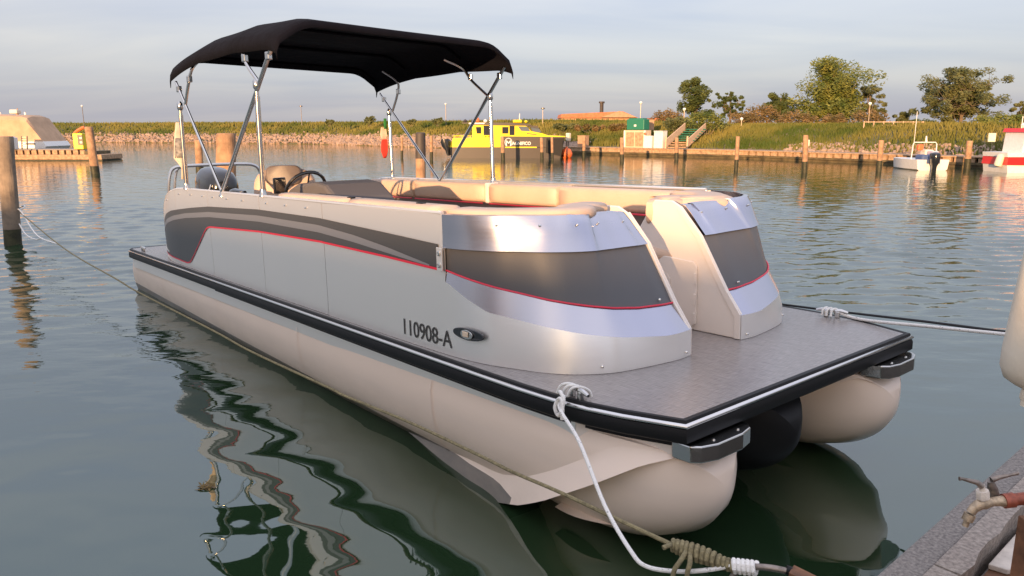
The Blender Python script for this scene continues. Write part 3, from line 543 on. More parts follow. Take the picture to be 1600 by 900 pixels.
# helm: dash moulding with cover, wheel, screen, throttle, captain's chair
helm = MB().prism([(-4.85, .0), (-4.75, .74), (-4.62, .82), (-4.45, .872), (-4.1, .895), (-3.92, .875), (-3.72, .76), (-3.62, .5), (-3.58, .0)], (-.72, -.18), lambda a, b, c: (a, c, b)).build('helm_console', 'cover', BOAT, bev=.03)
cen = Vector((-4.86, -.45, .80)); ax = Vector((-.82, 0, .57)).normalized(); ua = Vector((0, 1, 0)); va = ax.cross(ua)
wh = MB().tube([cen+(ua*math.cos(t)+va*math.sin(t))*.19 for t in [2*math.pi*k/28 for k in range(29)]], .016, 8, False).build('steering_wheel', 'blackgloss', helm, True)
mbw = MB()
for t in (.5, 2.6, 4.7): mbw.tube([cen-ax*.03, cen+(ua*math.cos(t)+va*math.sin(t))*.185], .009, 6)
mbw.lathe([(0, -.12), (.03, -.1), (.03, .0), (0, .005)], cen-ax*.02, 12, ax).build('wheel_spokes', 'chrome', helm, True)
scr = MB().box((-5.05, -.62, .835), (.03, .14, .15), .3).build('display_screen', 'blackgloss', BOAT, bev=.012)
MB().box((-5.067, -.6255, .85), (.004, .11, .09), .3).build('screen_glass', 'glass', scr)
MB().tube([(-5.02, -.62, .50), (-5.03, -.62, .78)], .015, 8).build('screen_stem', 'black', scr)
thr = MB().tube([(-5.3, -.86, .775), (-5.55, -.86, .78), (-5.66, -.86, .77)], [.018, .03, .022], 10).build('throttle_lever', 'blackgloss', BOAT, True)
MB().box((-5.4, -.86, .60), (.30, .16, .32)).build('throttle_box', 'gelcoat', BOAT, bev=.02)
def superell(cx, cz, a, b, n=28, e=.5): return [(cx+a*math.copysign(abs(math.cos(t))**e, math.cos(t)), cz+b*math.copysign(abs(math.sin(t))**e, math.sin(t))) for t in [2*math.pi*i/n for i in range(n)]]
# chair faces forward; its back stands across the boat
def chair_part(name, m, cy, cz, a, b, x0, x1, lean=.12, e=.6, rnd_=.03, parent=None):
    rg = []
    for x, k in ((x0, .86), (x0+rnd_, 1), (x1-rnd_, 1), (x1, .86)):
        rg.append([(x-(z-.5)*lean, y, z) for y, z in superell(cy, cz, a*k, b*(k if k == 1 else .93), 28, e)])
    return MB().loft(rg).build(name, m, parent or BOAT, True, angle=60)
chy = -.42
CH = empty('captain_chair', (-5.42, chy, 0), R(-30)); CH.parent = BOAT; chx = 5.42
def ch_shift(o): o.data.transform(Matrix.Translation((chx, -chy, 0))); o.parent = CH; return o
for o_ in (chair_part('backrest', 'vinyl', chy, .70, .30, .285, -5.62, -5.42), chair_part('headrest', 'vinyl_dark', chy, .915, .175, .10, -5.47, -5.385, .12, .55, .02), chair_part('back_inset', 'vinyl_dark', chy, .60, .17, .10, -5.43, -5.395, .12, .4, .01),
           cushion([(-5.45, chy, .47), (-5.4, chy, .47), (-5.1, chy, .47), (-4.95, chy, .47)], .52, .14, 'seat'),
           *[cushion([(-5.5, chy+s_*.29, .66), (-5.47, chy+s_*.29, .66), (-5.2, chy+s_*.29, .65), (-5.12, chy+s_*.29, .64)], .07, .07, 'armrest', 'vinyl') for s_ in (-1, 1)],
           MB().lathe([(.2, .003), (.2, .02), (.05, .03), (.045, .38), (.12, .41)], (-5.25, chy, 0), 16).build('pedestal', 'tube', BOAT, True)): ch_shift(o_)

# outboard engine on the stern
eng = MB(); rg = []
for z, sx, sy, xo in ((.36, .33, .20, 0), (.50, .37, .22, .0), (.62, .40, .235, .0), (.74, .40, .23, .01), (.83, .37, .21, .03), (.895, .30, .17, .06), (.93, .18, .10, .08), (.94, .02, .02, .09)):
    rg.append([(-8.78+xo+a, .06+b, z+a*(-.16 if z > .6 else 0)) for a, b in superell(0, 0, sx, sy, 24, .7)])
cowl = eng.loft(rg).build('engine_cowl', 'blackgloss', BOAT, True, angle=50)
MB().tube([(-8.46, .06-.24+.02*k, .58+.05*k) for k in range(4)], .012, 6).build('cowl_trim', 'steel', cowl)
MB().box((-8.42, .06, .60), (.06, .30, .17)).build('cowl_intake', 'black', cowl, bev=.015)
text_mesh('cowl_lettering', '-----', 'white', cowl, .008, .12, lambda a, b: (-8.385, .13-a, .70+b))
MB().box((-8.75, .06, -.15), (.16, .14, 1.1)).build('engine_leg', 'blackgloss', BOAT, bev=.03)
MB().box((-8.47, .06, .1), (.16, .3, .5)).build('engine_bracket', 'black', BOAT, bev=.02)
# stern hand rails
MB().tube(sub([(-7.6, -.95, .0), (-7.6, -.90, .70), (-7.6, -.86, .92), (-7.6, -.80, .985), (-7.6, -.70, .99)], 6), .019, 8).build('stern_rail', 'tube', BOAT, True)
MB().tube(sub([(-7.72, -.85, .0), (-7.72, -.80, .70), (-7.72, -.76, .93), (-7.72, -.70, .99), (-7.7, -.62, 1.0)], 6), .019, 8).build('stern_rail', 'tube', BOAT, True)
MB().tube(sub([(-7.6, -.72, 1.0), (-7.6, -.3, 1.005), (-7.6, .0, 1.0), (-7.6, .13, .985), (-7.6, .20, .93), (-7.6, .225, .80), (-7.6, .235, .40), (-7.6, .24, .003)], 8), .02, 8).build('stern_rail', 'tube', BOAT, True)

# canopy: frame tubes and stretched canvas
SKX = -.11
def side_geo(y): return SKX*(y+1.18), -.014*(y+1.18)
for y in (-1.165, 1.235):
    sx, dz = side_geo(y); iy = 1 if y < 0 else -1
    pv = Vector((-5.03+sx*.3, y, .805+dz*.6))
    fr = Vector((-3.68+sx, y, 1.93+dz)); ar_ = Vector((-6.03+sx, y, 1.83+dz)); jf = pv.lerp(fr, .77); ja = pv.lerp(ar_, .78)
    def leg(a, b, r=.0155): return MB().tube([a, b], r, 8).build('frame_tube', 'tube', BOAT, True)
    leg(pv, fr, .017); leg(pv, ar_, .014)
    MB().tube(sub([jf, jf.lerp(Vector((-4.30+sx, y, 1.90+dz)), .75), Vector((-4.32+sx, y+.03*iy, 1.97+dz)), Vector((-4.42+sx, y+.18*iy, 2.06+dz))], 6), .0145, 8).build('frame_tube', 'tube', BOAT, True)
    MB().tube(sub([ja, ja.lerp(Vector((-5.6+sx, y, 1.86+dz)), .75), Vector((-5.58+sx, y+.03*iy, 1.93+dz)), Vector((-5.64+sx, y+.18*iy, 2.05+dz))], 6), .0145, 8).build('frame_tube', 'tube', BOAT, True)
    for nm, xb, tp in (('canopy_post', -4.09, jf), ('canopy_post', -6.02, ja)):
        pb = Vector((xb+sx*.3, y, .80+dz*.6)); pt = Vector((xb+.04+sx*.5, y, tp.z-.01)); po_ = MB().tube([pb, pb.lerp(pt, .9), pb.lerp(pt, .9), pt], [.021, .021, .016, .016], 10).build(nm, 'chrome', BOAT, True)
        MB().lathe([(.034, 0), (.034, .012), (.026, .03), (.026, .06), (.02, .065)], pb, 12).build('post_base', 'steel', po_, True)
        MB().lathe([(.02, -.035), (.028, -.02), (.028, .03), (.014, .05)], pt, 10).build('post_clamp', 'steel', po_, True)
    hg = MB().lathe([(.03, 0), (.03, .015), (.018, .03), (.018, .06)], pv-Vector((0, 0, .04)), 10).build('pivot_mount', 'steel', BOAT, True)
    for q in (pv.lerp(fr, .93), pv.lerp(ar_, .93), jf.lerp(Vector((-4.30+sx, y, 1.93+dz)), .8), ja.lerp(Vector((-5.58+sx, y, 1.88+dz)), .8)): MB().box(q, (.045, .04, .06), .3).build('tube_clamp', 'steel', hg, bev=.008)
def canopy_pt(u, v, inner=0):     # u 0 front..1 aft, v -1..1 across
    y = YC+v*1.235; sx = SKX*(y+1.18); x = -3.60-u*2.52+sx
    arch = 2.20-.012*(v+1)
    e = max(0, (abs(v)-.70)/.30); drop = .20*e**2.0
    lon = -.055*(2*u-1)**2*(1 if abs(v) < .99 else 1)-.045*max(0, (u-.75)/.25)**2-.035*max(0, (.10-u)/.10)**2
    sagb = -.018*math.sin(math.pi*((u*3) % 1.0))*(1-.5*abs(v))
    z = arch-drop+lon+sagb
    yy = y+(-.0 if v < 0 else .0)
    if abs(v) > .9: yy = YC+math.copysign(1.235*(.9+.045*math.sin((abs(v)-.9)/.1*math.pi/2)*2), v)
    return Vector((x, yy, z-inner))
NU, NV = 36, 40
vv = [-1+2*j/NV for j in range(NV+1)]
def edge_drop(u): return .055
rg = []
for i in range(NU+1):
    u = i/NU; top = [canopy_pt(u, v) for v in vv]; a, b = top[0].copy(), top[-1].copy(); a.z -= .06; b.z -= .06
    rg.append([a]+top+[b])
# front and aft hems turned down
f0 = [p+Vector((.02, 0, -.05)) for p in rg[0]]; f1 = [p+Vector((-.03, 0, -.06)) for p in rg[-1]]
cano = MB().loft([f0]+rg+[f1], False, False).build('canopy', 'canvas', BOAT, True, angle=80)
so = cano.modifiers.new('cloth', 'SOLIDIFY'); so.thickness = .006; so.offset = -1
for u in (.02, .30, .72, .985):
    MB().tube([canopy_pt(u, v*.93, .02) for v in [-1+2*j/24 for j in range(25)]], .014, 6).build('canopy_bow', 'canvas', cano, True)
# flags furled on the aft posts
def flag(name, prof, m, x, y, ztop_, parent=BOAT):
    rg = []
    for dz_, wdt, off in prof:
        rg.append([(x-off-wdt*t*.55, y-wdt*t*.75+.015*math.sin(5*t+dz_*9), ztop_-dz_-.05*t*wdt) for t in [k/8 for k in range(9)]])
    o = MB().loft(rg, False, False).build(name, m, parent, True, angle=80); s_ = o.modifiers.new('cloth', 'SOLIDIFY'); s_.thickness = .004; return o
fl = flag('flag', [(0, .02, .02), (.10, .05, .02), (.18, .075, .02), (.28, .10, .02), (.34, .11, .02), (.39, .07, .02), (.44, .035, .02), (.55, .03, .02)], 'flag_white', -6.03, -1.165, 1.45)
flag('flag_print', [(.15, .062, .006), (.22, .085, .006), (.30, .10, .006), (.34, .10, .006)], 'flag_dark', -6.03, -1.168, 1.45, fl)
fl2 = flag('red_flag', [(0, .03, .02), (.05, .055, .02), (.10, .07, .02), (.17, .075, .03), (.22, .05, .05), (.25, .02, .07)], 'flag_red', -6.12, 1.20, 1.29)
flag('flag_white_band', [(0, .05, .02), (.08, .07, .02), (.14, .06, .02)], 'flag_white', -6.12, 1.20, 1.40, fl2)
flag('flag_green_band', [(0, .008, .02), (.06, .012, .02), (.12, .012, .02)], 'flag_green', -6.12, 1.20, 1.50, fl2)
# cleats
for cx_, cy_, rz in ((-.55, -1.165, -.22), (-.56, 1.20, .22), (-7.95, -1.16, 0), (-7.95, 1.2, 0)):
    cl = MB().tube([(cx_-.1*math.cos(rz), cy_-.1*math.sin(rz), .04), (cx_-.06*math.cos(rz), cy_-.06*math.sin(rz), .048), (cx_+.06*math.cos(rz), cy_+.06*math.sin(rz), .048), (cx_+.1*math.cos(rz), cy_+.1*math.sin(rz), .04)], [.008, .012, .012, .008], 8).build('cleat', 'chrome', BOAT, True)
    for s_ in (-1, 1): MB().box((cx_+s_*.035*math.cos(rz), cy_+s_*.035*math.sin(rz), .022), (.03, .025, .044), rz).build('cleat_foot', 'chrome', cl, bev=.005)
BM = Matrix.LocRotScale(BOAT.location, BOAT.rotation_euler, None)
def bw(x, y, z): return BM@Vector((x, y, z))

# ------------------------------------------------------------------ mooring lines
def rope(name, pts, r, m, label, cat='rope', n=8, sm=8): return tag(MB().tube(sub(pts, sm), r, n).build(name, m, None, True), label, cat)
KN = Vector((.70, 2.43, .50))
cl0 = bw(-.55, -1.165, .05)
wr = empty('white_mooring_rope', cl0); 
def wpart(name, pts, r, m='rope_white', par=None, sm=6):
    o = MB().tube([Vector(p)-par.location for p in sub(pts, sm)], r, 8).build(name, m, par, True); return o
wpart('line', [bw(-.57, -1.22, .02), bw(-.55, -1.275, -.02), pix(905, 690, 3.05), pix(945, 790, 2.80), pix(985, 860, 2.62), pix(1010, 885, 2.56), pix(1060, 893, 2.50), pix(1110, 890, 2.46), pix(1150, 882, 2.42)], .0085, par=wr)
for k in range(3):
    a = -.075+.035*k; wpart('cleat_turn', [bw(-.55+a*1.0-.02, -1.20, .012), bw(-.55+a, -1.19, .052), bw(-.55+a+.03, -1.165, .060), bw(-.55+a+.05, -1.13, .04), bw(-.55+a+.055, -1.12, .01)], .0072, par=wr)
wpart('knot', [bw(-.60, -1.225, .03), bw(-.57, -1.25, .045), bw(-.535, -1.262, .02), bw(-.54, -1.272, -.03), bw(-.56, -1.272, -.06), bw(-.585, -1.27, -.03), bw(-.575, -1.26, .01), bw(-.545, -1.268, .02), bw(-.53, -1.275, -.02), bw(-.53, -1.278, -.07)], .009, par=wr)
tag(wr, 'white braided rope from the near bow cleat down to the quay bar', 'rope')
# long olive line from the grey pile to the quay bar, passing along the hull
op = [pix(*q) for q in ((30, 331, 13.2), (100, 388, 10.45), (180, 435, 8.45), (215, 456, 7.76), (330, 515, 6.15), (392, 549, 5.52), (510, 604, 4.61), (540, 619, 4.42), (640, 660, 3.88), (748, 711, 3.43), (800, 737, 3.24), (870, 767, 3.0), (953, 806, 2.78), (1050, 851, 2.55))]
orp = empty('olive_mooring_rope', op[-1])
wpart('line', op, .0085, 'rope_olive', orp)
ctr = [pix(1050, 851, 2.55), pix(1072, 859, 2.53), pix(1100, 868, 2.50), pix(1128, 879, 2.46), pix(1150, 886, 2.43)]
P5 = [Vector(p) for p in ctr]
turns = []
for k in range(13*8+1):     # bulky lashing wound round the standing part
    t = k/(13*8); i = min(int(t*4), 3); c = P5[i].lerp(P5[i+1], t*4-i); dr_ = (P5[i+1]-P5[i]).normalized(); a = dr_.orthogonal().normalized(); b = dr_.cross(a); an = k/8*2*math.pi; rr_ = .017+.010*math.sin(math.pi*min(1, t*1.3)); turns.append(c+(a*math.cos(an)+b*math.sin(an))*rr_)
MB().tube([p-orp.location for p in turns], .0095, 7).build('lashing', 'rope_olive', orp, True)
wpart('loose_end', [P5[0], pix(1043, 853, 2.5), pix(1036, 856, 2.49)], .009, 'rope_olive', orp)
for q in (((1072, 862, 2.5), (1062, 878, 2.47), (1054, 890, 2.46), (1050, 906, 2.46)), ((1078, 864, 2.5), (1078, 880, 2.46), (1074, 895, 2.45), (1074, 910, 2.45))): wpart('loose_strand', [pix(*p) for p in q], .009, 'rope_olive', orp)
tag(orp, 'long olive rope from the grey pile past the hull, lashed at the quay', 'rope')
wr2 = []
c1, c2 = pix(1146, 884, 2.43), pix(1182, 888, 2.40)
for k in range(5*8+1):
    t = k/40; c = c1.lerp(c2, t); an = k/8*2*math.pi; d_ = (c2-c1).normalized(); a = d_.orthogonal().normalized(); b = d_.cross(a); wr2.append(c+(a*math.cos(an)+b*math.sin(an))*.021)
MB().tube([p-wr.location for p in wr2], .009, 7).build('bar_turns', 'rope_white', wr, True)
bar = empty('mooring_bar', q3(-.16, .06, .5))
def bpart(name, pts, r, m): return MB().tube([Vector(p)-bar.location for p in pts], r, 12).build(name, m, bar, True)
bpart('bar', sub([pix(1140, 908, 2.44), pix(1152, 893, 2.43), pix(1175, 886, 2.41), pix(1208, 888, 2.38), pix(1240, 896, 2.36), pix(1262, 908, 2.34)], 6), .0115, 'galv')
bpart('collar', [pix(1228, 890, 2.37), pix(1236, 893, 2.365)], .0165, 'black')
mbp = MB(); e0 = pix(1236, 893, 2.36)-bar.location; e1 = pix(1300, 925, 2.28)-bar.location; d_ = (e1-e0).normalized(); up_ = Vector((0, 0, 1)); sd_ = d_.cross(up_).normalized()
mbp.add([e0+sd_*a*.03+up_*b for a in (-1, 1) for b in (-.012, .012)]+[e1+sd_*a*.03+up_*b for a in (-1, 1) for b in (-.012, .012)], [(0, 1, 3, 2), (4, 6, 7, 5), (0, 4, 5, 1), (2, 3, 7, 6), (0, 2, 6, 4), (1, 5, 7, 3)]).build('bracket', 'rust', bar, bev=.003)
tag(bar, 'bent galvanised mooring bar with black collar at the quay edge', 'mooring bar')
# port side lines to the right
c0 = bw(-.56, 1.20, .05)
pr = empty('bow_rope', c0)
wpart('line', [c0, pix(1345, 499, 4.75), pix(1450, 510, 4.3), pix(1568, 522, 3.9), pix(1640, 530, 3.7), pix(1800, 540, 3.3)], .010, par=pr)
for k in range(3): wpart('cleat_turn', [bw(-.61+.03*k, 1.165, .012), bw(-.61+.03*k, 1.18, .050), bw(-.595+.03*k, 1.21, .056), bw(-.58+.03*k, 1.235, .015)], .008, par=pr)
tag(pr, 'white rope from the far bow cleat stretching right past the fender', 'rope')
rope('black_mooring_rope', [bw(-3.0, 1.34, -.05), pix(1225, 476, 5.6), pix(1330, 489, 5.1), pix(1450, 503, 4.6), pix(1568, 518, 4.2), pix(1700, 532, 3.8), pix(1800, 538, 3.6)], .008, 'rope_dark', 'thin black rope running right just above the white bow rope')

# ------------------------------------------------------------------ fender, tap and post on the near quay
fd = empty('fender', pix(1609, 604, 2.55)); ax_ = Vector((.075, -.02, 1)).normalized()
prof = [(.0, -.075), (.016, -.073), (.018, -.05), (.02, -.012), (.05, 0), (.085, .02), (.103, .06), (.107, .12), (.107, .62), (.10, .68), (.08, .72), (.03, .74), (.02, .78), (0, .785)]
MB().lathe(prof, (0, 0, 0), 28, ax_).build('body', 'fender', fd, True)
MB().lathe([(.021, -.05), (.0235, -.045), (.0235, -.02), (.021, -.015)], (0, 0, 0), 20, ax_).build('end_collar', 'fender', fd, True)
MB().tube([ax_*.77, ax_*1.2], .008, 8).build('lanyard', 'rope_white', fd, True)
tag(fd, 'cream cylindrical fender hanging at the right edge above the tap', 'fender')
tp = empty('water_tap', q3(.56, .30, .43))
def tpart(name, pts, r, m, n=12): return MB().tube([Vector(p)-tp.location for p in pts], r, n).build(name, m, tp, True)
D = 2.33
tpart('pipe', [pix(1650, 776, D-.05), pix(1600, 779, D), pix(1572, 782, D)], [.021, .021, .021], 'pipe')
tpart('pipe_collar', [pix(1583, 781, D), pix(1568, 783, D)], [.0255, .0245], 'pipe')
tpart('union', [pix(1570, 783, D), pix(1562, 783, D), pix(1550, 784, D)], [.020, .017, .015], 'brass')
tpart('body', [pix(1553, 784, D), pix(1545, 785, D), pix(1538, 786, D), pix(1529, 789, D), pix(1521, 795, D), pix(1517, 801, D)], [.014, .017, .021, .018, .0155, .015], 'brass')
tpart('bonnet', [pix(1536, 786, D), pix(1535.6, 778, D), pix(1535.6, 778, D), pix(1535.2, 768, D), pix(1535, 766, D), pix(1535, 766, D), pix(1534, 757, D)], [.015, .015, .021, .021, .019, .010, .009], 'tile', 8)
tpart('lever', [pix(1534, 760, D), pix(1527, 754, D), pix(1515, 751, D), pix(1503, 748, D), pix(1499, 748, D)], [.011, .009, .007, .005, .007], 'galv')
tpart('nozzle', [pix(1516, 803, D), pix(1511, 813, D), pix(1511, 814, D), pix(1508, 822, D)], [.0185, .018, .010, .010], 'brass')
tpart('rear_valve', [pix(1556, 780, D+.04), pix(1551, 765, D+.04), pix(1548, 752, D+.04)], [.016, .017, .010], 'galv')
tpart('rear_lever', [pix(1549, 750, D+.04), pix(1560, 746, D+.04), pix(1580, 742, D+.04), pix(1591, 739, D+.04)], [.010, .008, .005, .006], 'galv')
tag(tp, 'double brass water tap on a red brown pipe over the quay kerb', 'tap')
ps = empty('rusty_post', q3(.63, .36, .44)); pb = pix(1604, 905, 2.2); 
MB().add([Vector((pb.x+dx_, pb.y+dy_, z))-ps.location for dx_ in (-.022, .10) for dy_ in (-.05, .05) for z in (.44, .758)], [(0, 1, 3, 2), (4, 6, 7, 5), (0, 4, 5, 1), (2, 3, 7, 6), (0, 2, 6, 4), (1, 5, 7, 3)]).build('upright', 'rust', ps, bev=.004)
MB().box(Vector((pb.x+.04, pb.y, .448))-ps.location, (.2, .17, .012)).build('foot_plate', 'rust', ps)
tag(ps, 'short rusty square post holding the tap pipe at the quay corner', 'post')

# ------------------------------------------------------------------ mooring piles
def pile(px, ytop, ybase, wpx, label, m='pile', Y=None, lean=0, cap=None, wet=.35, nm='mooring_pile', group=None):
    b = pix(px, ybase, 10); t_ = CAMZ/(CAMZ-b.z); base = Vector((b.x*t_, b.y*t_, 0)) if Y is None else Vector(((px-800)/1190*Y*1.0, Y, 0))
    Yb = base.y; d = Vector((pix(px, 300, Yb).x, Yb, 0)); base.x = pix(px, ybase, Yb).x; top = pix(px+lean, ytop, Yb); h = top.z; lx = top.x-base.x; r = wpx/1190*Yb/2
    e = empty(nm, base); n_ = 14; k = 10
    def ring(z, rr): 
        return [(lx*z/h+rr*(1+.05*math.sin(3*a+z*2)+.025*math.sin(7*a+z))*math.cos(a), rr*(1+.05*math.sin(3*a+z*2))*math.sin(a), z) for a in [2*math.pi*q/n_ for q in range(n_)]]
    MB().loft([ring(-1.2, r*1.05), ring(-.2, r*1.04), ring(wet, r*1.02)]).build('wet_foot', 'pile_wet', e, True)
    MB().loft([ring(wet+(h-wet)*i/k, r*(1.02-.04*i/k)) for i in range(k)]+[ring(h-.02, r*.96), ring(h, r*.86)]).build('shaft', m, e, True, angle=50)
    if cap: MB().loft([ring(h-cap, r*1.03), ring(h-cap*.5, r*1.04), ring(h+.01, r*1.0), ring(h+.03, r*.8)]).build('cap', 'pilecap', e, True)
    return tag(e, label, 'pile', group)
pile(20, 213, 383, 24, 'big grey mooring pile at the left edge with white rope round it', 'pile_grey', lean=-12, wet=.28)
pile(149, 198, 272, 12, 'leaning pale pile in front of the yellow cabinet on the jetty', lean=-10)
pile(312, 219, 270, 11, 'slim orange pile seen between flag and engine', lean=-2)
pile(352, 208, 360, 29, 'thick double pile standing right behind the engine', Y=14.5, lean=2)
pile(657, 209, 330, 15, 'thick pile with black cap behind the port bench', Y=17.5, cap=.55)
pile(628, 215, 247, 4, 'thin pile behind the red flag', wet=.5); pile(674, 212, 250, 5, 'thin pile left of the yellow boat engine', wet=.5)
for px, yt, yb, wp, lb in ((727, 216, 246, 5, 'thin pile before the yellow boat stern quarter'), (786, 213, 250, 6, 'thin pile by the white letters of the yellow boat'), (847, 215, 249, 5, 'thin pile before the yellow boat bow'), (863, 214, 250, 4, 'thin pile just right of the yellow boat bow'),
        (912, 214, 246, 5, 'thin pile in front of the brown box on the far quay'), (972, 215, 253, 6, 'thin pile left of the beige fuel cabinet'), (1057, 215, 250, 6, 'thin pile in front of the green stairs')):
    pile(px, yt, yb, wp, lb, lean=rnd.uniform(-1.5, 1.5), wet=.45)
pile(1150, 213, 266, 6, 'thin leaning pile right of the green stairs', lean=3, wet=.5); pile(1257, 211, 270, 8, 'pile with pale head below the big tree', lean=2, wet=.5)
pile(1373, 219, 268, 8, 'leaning pile left of the small white boat', lean=4, wet=.5); pile(1511, 220, 264, 9, 'roped leaning pile between white boat and red boat', lean=4, wet=.5)

# ------------------------------------------------------------------ far quay along the right shore
def shore_pt(u, off, z): q = bank_pt(u, off); return Vector((q.x, q.y, z))
fq = empty('far_quay_walkway', shore_pt(6, 0, 0)); L0 = fq.location.copy()
us = [5.75+.25*i for i in range(18)]
def rib(prof, name, m, parent=fq): return MB().loft([[shore_pt(u, o_, z)-L0 for o_, z in prof] for u in us], True, True).build(name, m, parent)
rib([(-.1, .50), (-.1, .56), (1.7, .56), (1.7, .50)], 'deck_slab', 'timber')
rib([(.05, -.8), (.05, .10), (.9, .10), (.9, -.8)], 'wet_wall', 'timber_wet')
rib([(-.02, .12), (-.02, .26), (.25, .26), (.25, .12)], 'lower_waling', 'timber_wet')
for i in range(len(us)*9):
    u = us[0]+(us[-1]-us[0])*i/(len(us)*9); p = shore_pt(u, .12, .37)-L0; q = shore_pt(u+.02, .12, .37)-L0; rz = math.atan2(q.y-p.y, q.x-p.x)
    if i % 2 == 0: MB().box(p, (.42, .3, .24), rz).build('hollow_block', 'timber', fq)
tag(fq, 'long low timber quay along the far right shore', 'quay')

# ------------------------------------------------------------------ vegetation
def leaves(mb, c, rad, n, size, squash=1.0, shell=.35):
    for _ in range(n):
        d = Vector((rnd.gauss(0, 1), rnd.gauss(0, 1), rnd.gauss(0, 1)*squash)); d = d.normalized()*(rad*(shell+(1-shell)*rnd.random()**.5)); d.z *= squash
        p = Vector(c)+d; a = Vector((rnd.uniform(-1, 1), rnd.uniform(-1, 1), rnd.uniform(-.6, .6))).normalized(); b = a.orthogonal().normalized(); s_ = size*rnd.uniform(.6, 1.4)
        mb.add([p-a*s_, p+b*s_*.5, p+a*s_, p-b*s_*.5], [(0, 1, 2, 3)])
def tree(px, ytop, Y, wpx, label, leaf='leaf', dens=1.0, trunk_h=.35, name='tree', blobs=9, gz=None, lean=0, open_=0):
    base = pix(px, 200, Y); base.z = 1.85 if gz is None else gz; top = pix(px, ytop, Y); h = (top.z-base.z)*1.13; W_ = wpx/1190*Y/2; e = empty(name, base)
    tr = MB(); tr.tube([(0, 0, -.4), (.03*h*lean, 0, h*.25), (.08*h*lean, .02*h, h*.5), (.12*h*lean, 0, h*.8)], [.035*h, .028*h, .018*h, .006*h], 7)
    cr_ = MB(); cs = []
    for k in range(blobs):
        a = 2*math.pi*k/blobs*1.7+rnd.random(); rr = W_*(.25+.5*rnd.random()); zc_ = h*(trunk_h+(1-trunk_h)*(.15+.72*((k*.618) % 1))); rk = (1-abs((zc_/h-.55))*1.1); c = Vector((math.cos(a)*rr*max(.25, rk)+.1*h*lean, math.sin(a)*rr*max(.25, rk), zc_)); cs.append(c)
        tr.tube([(.05*h*lean, 0, h*.25), tuple(c*.6+Vector((0, 0, h*.08))), tuple(c)], [.016*h, .009*h, .003*h], 5)
        br = W_*(.42+.24*rnd.random())*(1-.25*open_)
        nb = 5 if open_ < .5 else 7
        for q in range(nb):
            cc = c+Vector((rnd.gauss(0, .5), rnd.gauss(0, .5), rnd.gauss(0, .38)))*br*(1+.6*open_); cc.z = min(cc.z, h*.96)
            leaves(cr_, cc, br*(.55 if open_ < .5 else .30), int(110*dens), .0017*Y*rnd.uniform(.7, 1.3), .8, .15)
            if open_ >= .5: tr.tube([tuple(c), tuple(cc)], [.004*h, .0015*h], 4)
    tr.build('trunk', 'bark', e, True); cr_.build('crown', leaf, e); return tag(e, label, 'tree')
tree(1085, 127, 66, 52, 'dense dark tree right of the red roofed house', 'leaf_dark', 1.3, .15, blobs=10)
tree(1140, 146, 66, 46, 'small sparse tree beside the dense dark tree', 'leaf_dark', .55, .3, open_=.8, blobs=8)
tree(1217, 149, 72, 48, 'small round dark tree left of the biggest tree', 'leaf_dark', 1.3, .2, blobs=8)
tree(1303, 107, 68, 104, 'biggest round green tree on the far bank', 'leaf', 1.7, .02, blobs=24)
tree(1356, 138, 70, 60, 'half bare tree leaning on the right of the biggest tree', 'leaf_thin', .6, .2, open_=.7, blobs=9)
tree(1500, 120, 62, 128, 'wide open branched tree above the small white boat', 'leaf_thin', .9, .15, open_=.6, blobs=24)
tree(1598, 160, 60, 40, 'sparse tree cut by the right edge behind the red boat', 'leaf_thin', .6, .2, open_=.7, blobs=7)
tree(1410, 176, 66, 24, 'small thin sapling between the two wide trees', 'leaf_thin', .6, .1, open_=.3, blobs=6)
def bush(px, ytop, Y, wpx, label, leaf='leaf', dens=1.0, gz=None, blobs=5):
    base = pix(px, 200, Y); base.z = 1.75 if gz is None else gz; top = pix(px, ytop, Y); h = max(.3, top.z-base.z); W_ = wpx/1190*Y/2; e = empty('bush', base); cr_ = MB(); st = MB()
    for k in range(blobs):
        c = Vector((W_*(-.75+1.5*(k+.5)/blobs), rnd.uniform(-.4, .4)*W_, h*rnd.uniform(.40, .62))); leaves(cr_, c, min(h*.52, W_*.75), int(150*dens), .0018*Y, .85, .2); leaves(cr_, c+Vector((rnd.uniform(-.2, .2), 0, h*.22)), min(h*.3, W_*.5), int(70*dens), .0017*Y, .9, .1); st.tube([(c.x*.3, 0, -.2), tuple(c)], [.03, .01], 5)
    st.build('stem', 'bark', e); cr_.build('crown', leaf, e); return tag(e, label, 'bush')
for a in ((1187, 163, 70, 44, 'rusty brown bush between the sparse tree and the round tree', 'leaf_dry'), (1165, 176, 64, 40, 'pale dry bush below the rusty brown bush', 'leaf_dry'), (1245, 174, 64, 56, 'tawny bush just left below the biggest tree', 'leaf_dry'), (1300, 178, 60, 34, 'pale bush at the foot of the biggest tree', 'leaf_dry'),
          (1355, 174, 62, 60, 'broad tawny bush right of the biggest tree', 'leaf_dry'), (1105, 174, 58, 60, 'green bush behind the top of the green stairs', 'leaf'), (1045, 172, 74, 50, 'reddish bush behind the low red roof', 'leaf_dry'), (1060, 183, 60, 44, 'olive bush left of the green stairs top', 'leaf_thin'),
          (1440, 186, 58, 50, 'low green bush left of the wide open tree', 'leaf_dark'), (1550, 178, 56, 70, 'green bush left of the red boat cabin', 'leaf'), (1590, 180, 56, 40, 'green bush right behind the red boat cabin', 'leaf'), (930, 194, 66, 90, 'dry hedge in front of the red roofed house', 'leaf_dry'), (885, 193.5, 70, 50, 'low green hedge left of the red roofed house', 'leaf_thin'), (965, 194, 64, 30, 'brown hedge below the house gable', 'leaf_dry')):
    bush(*a, gz=1.7)
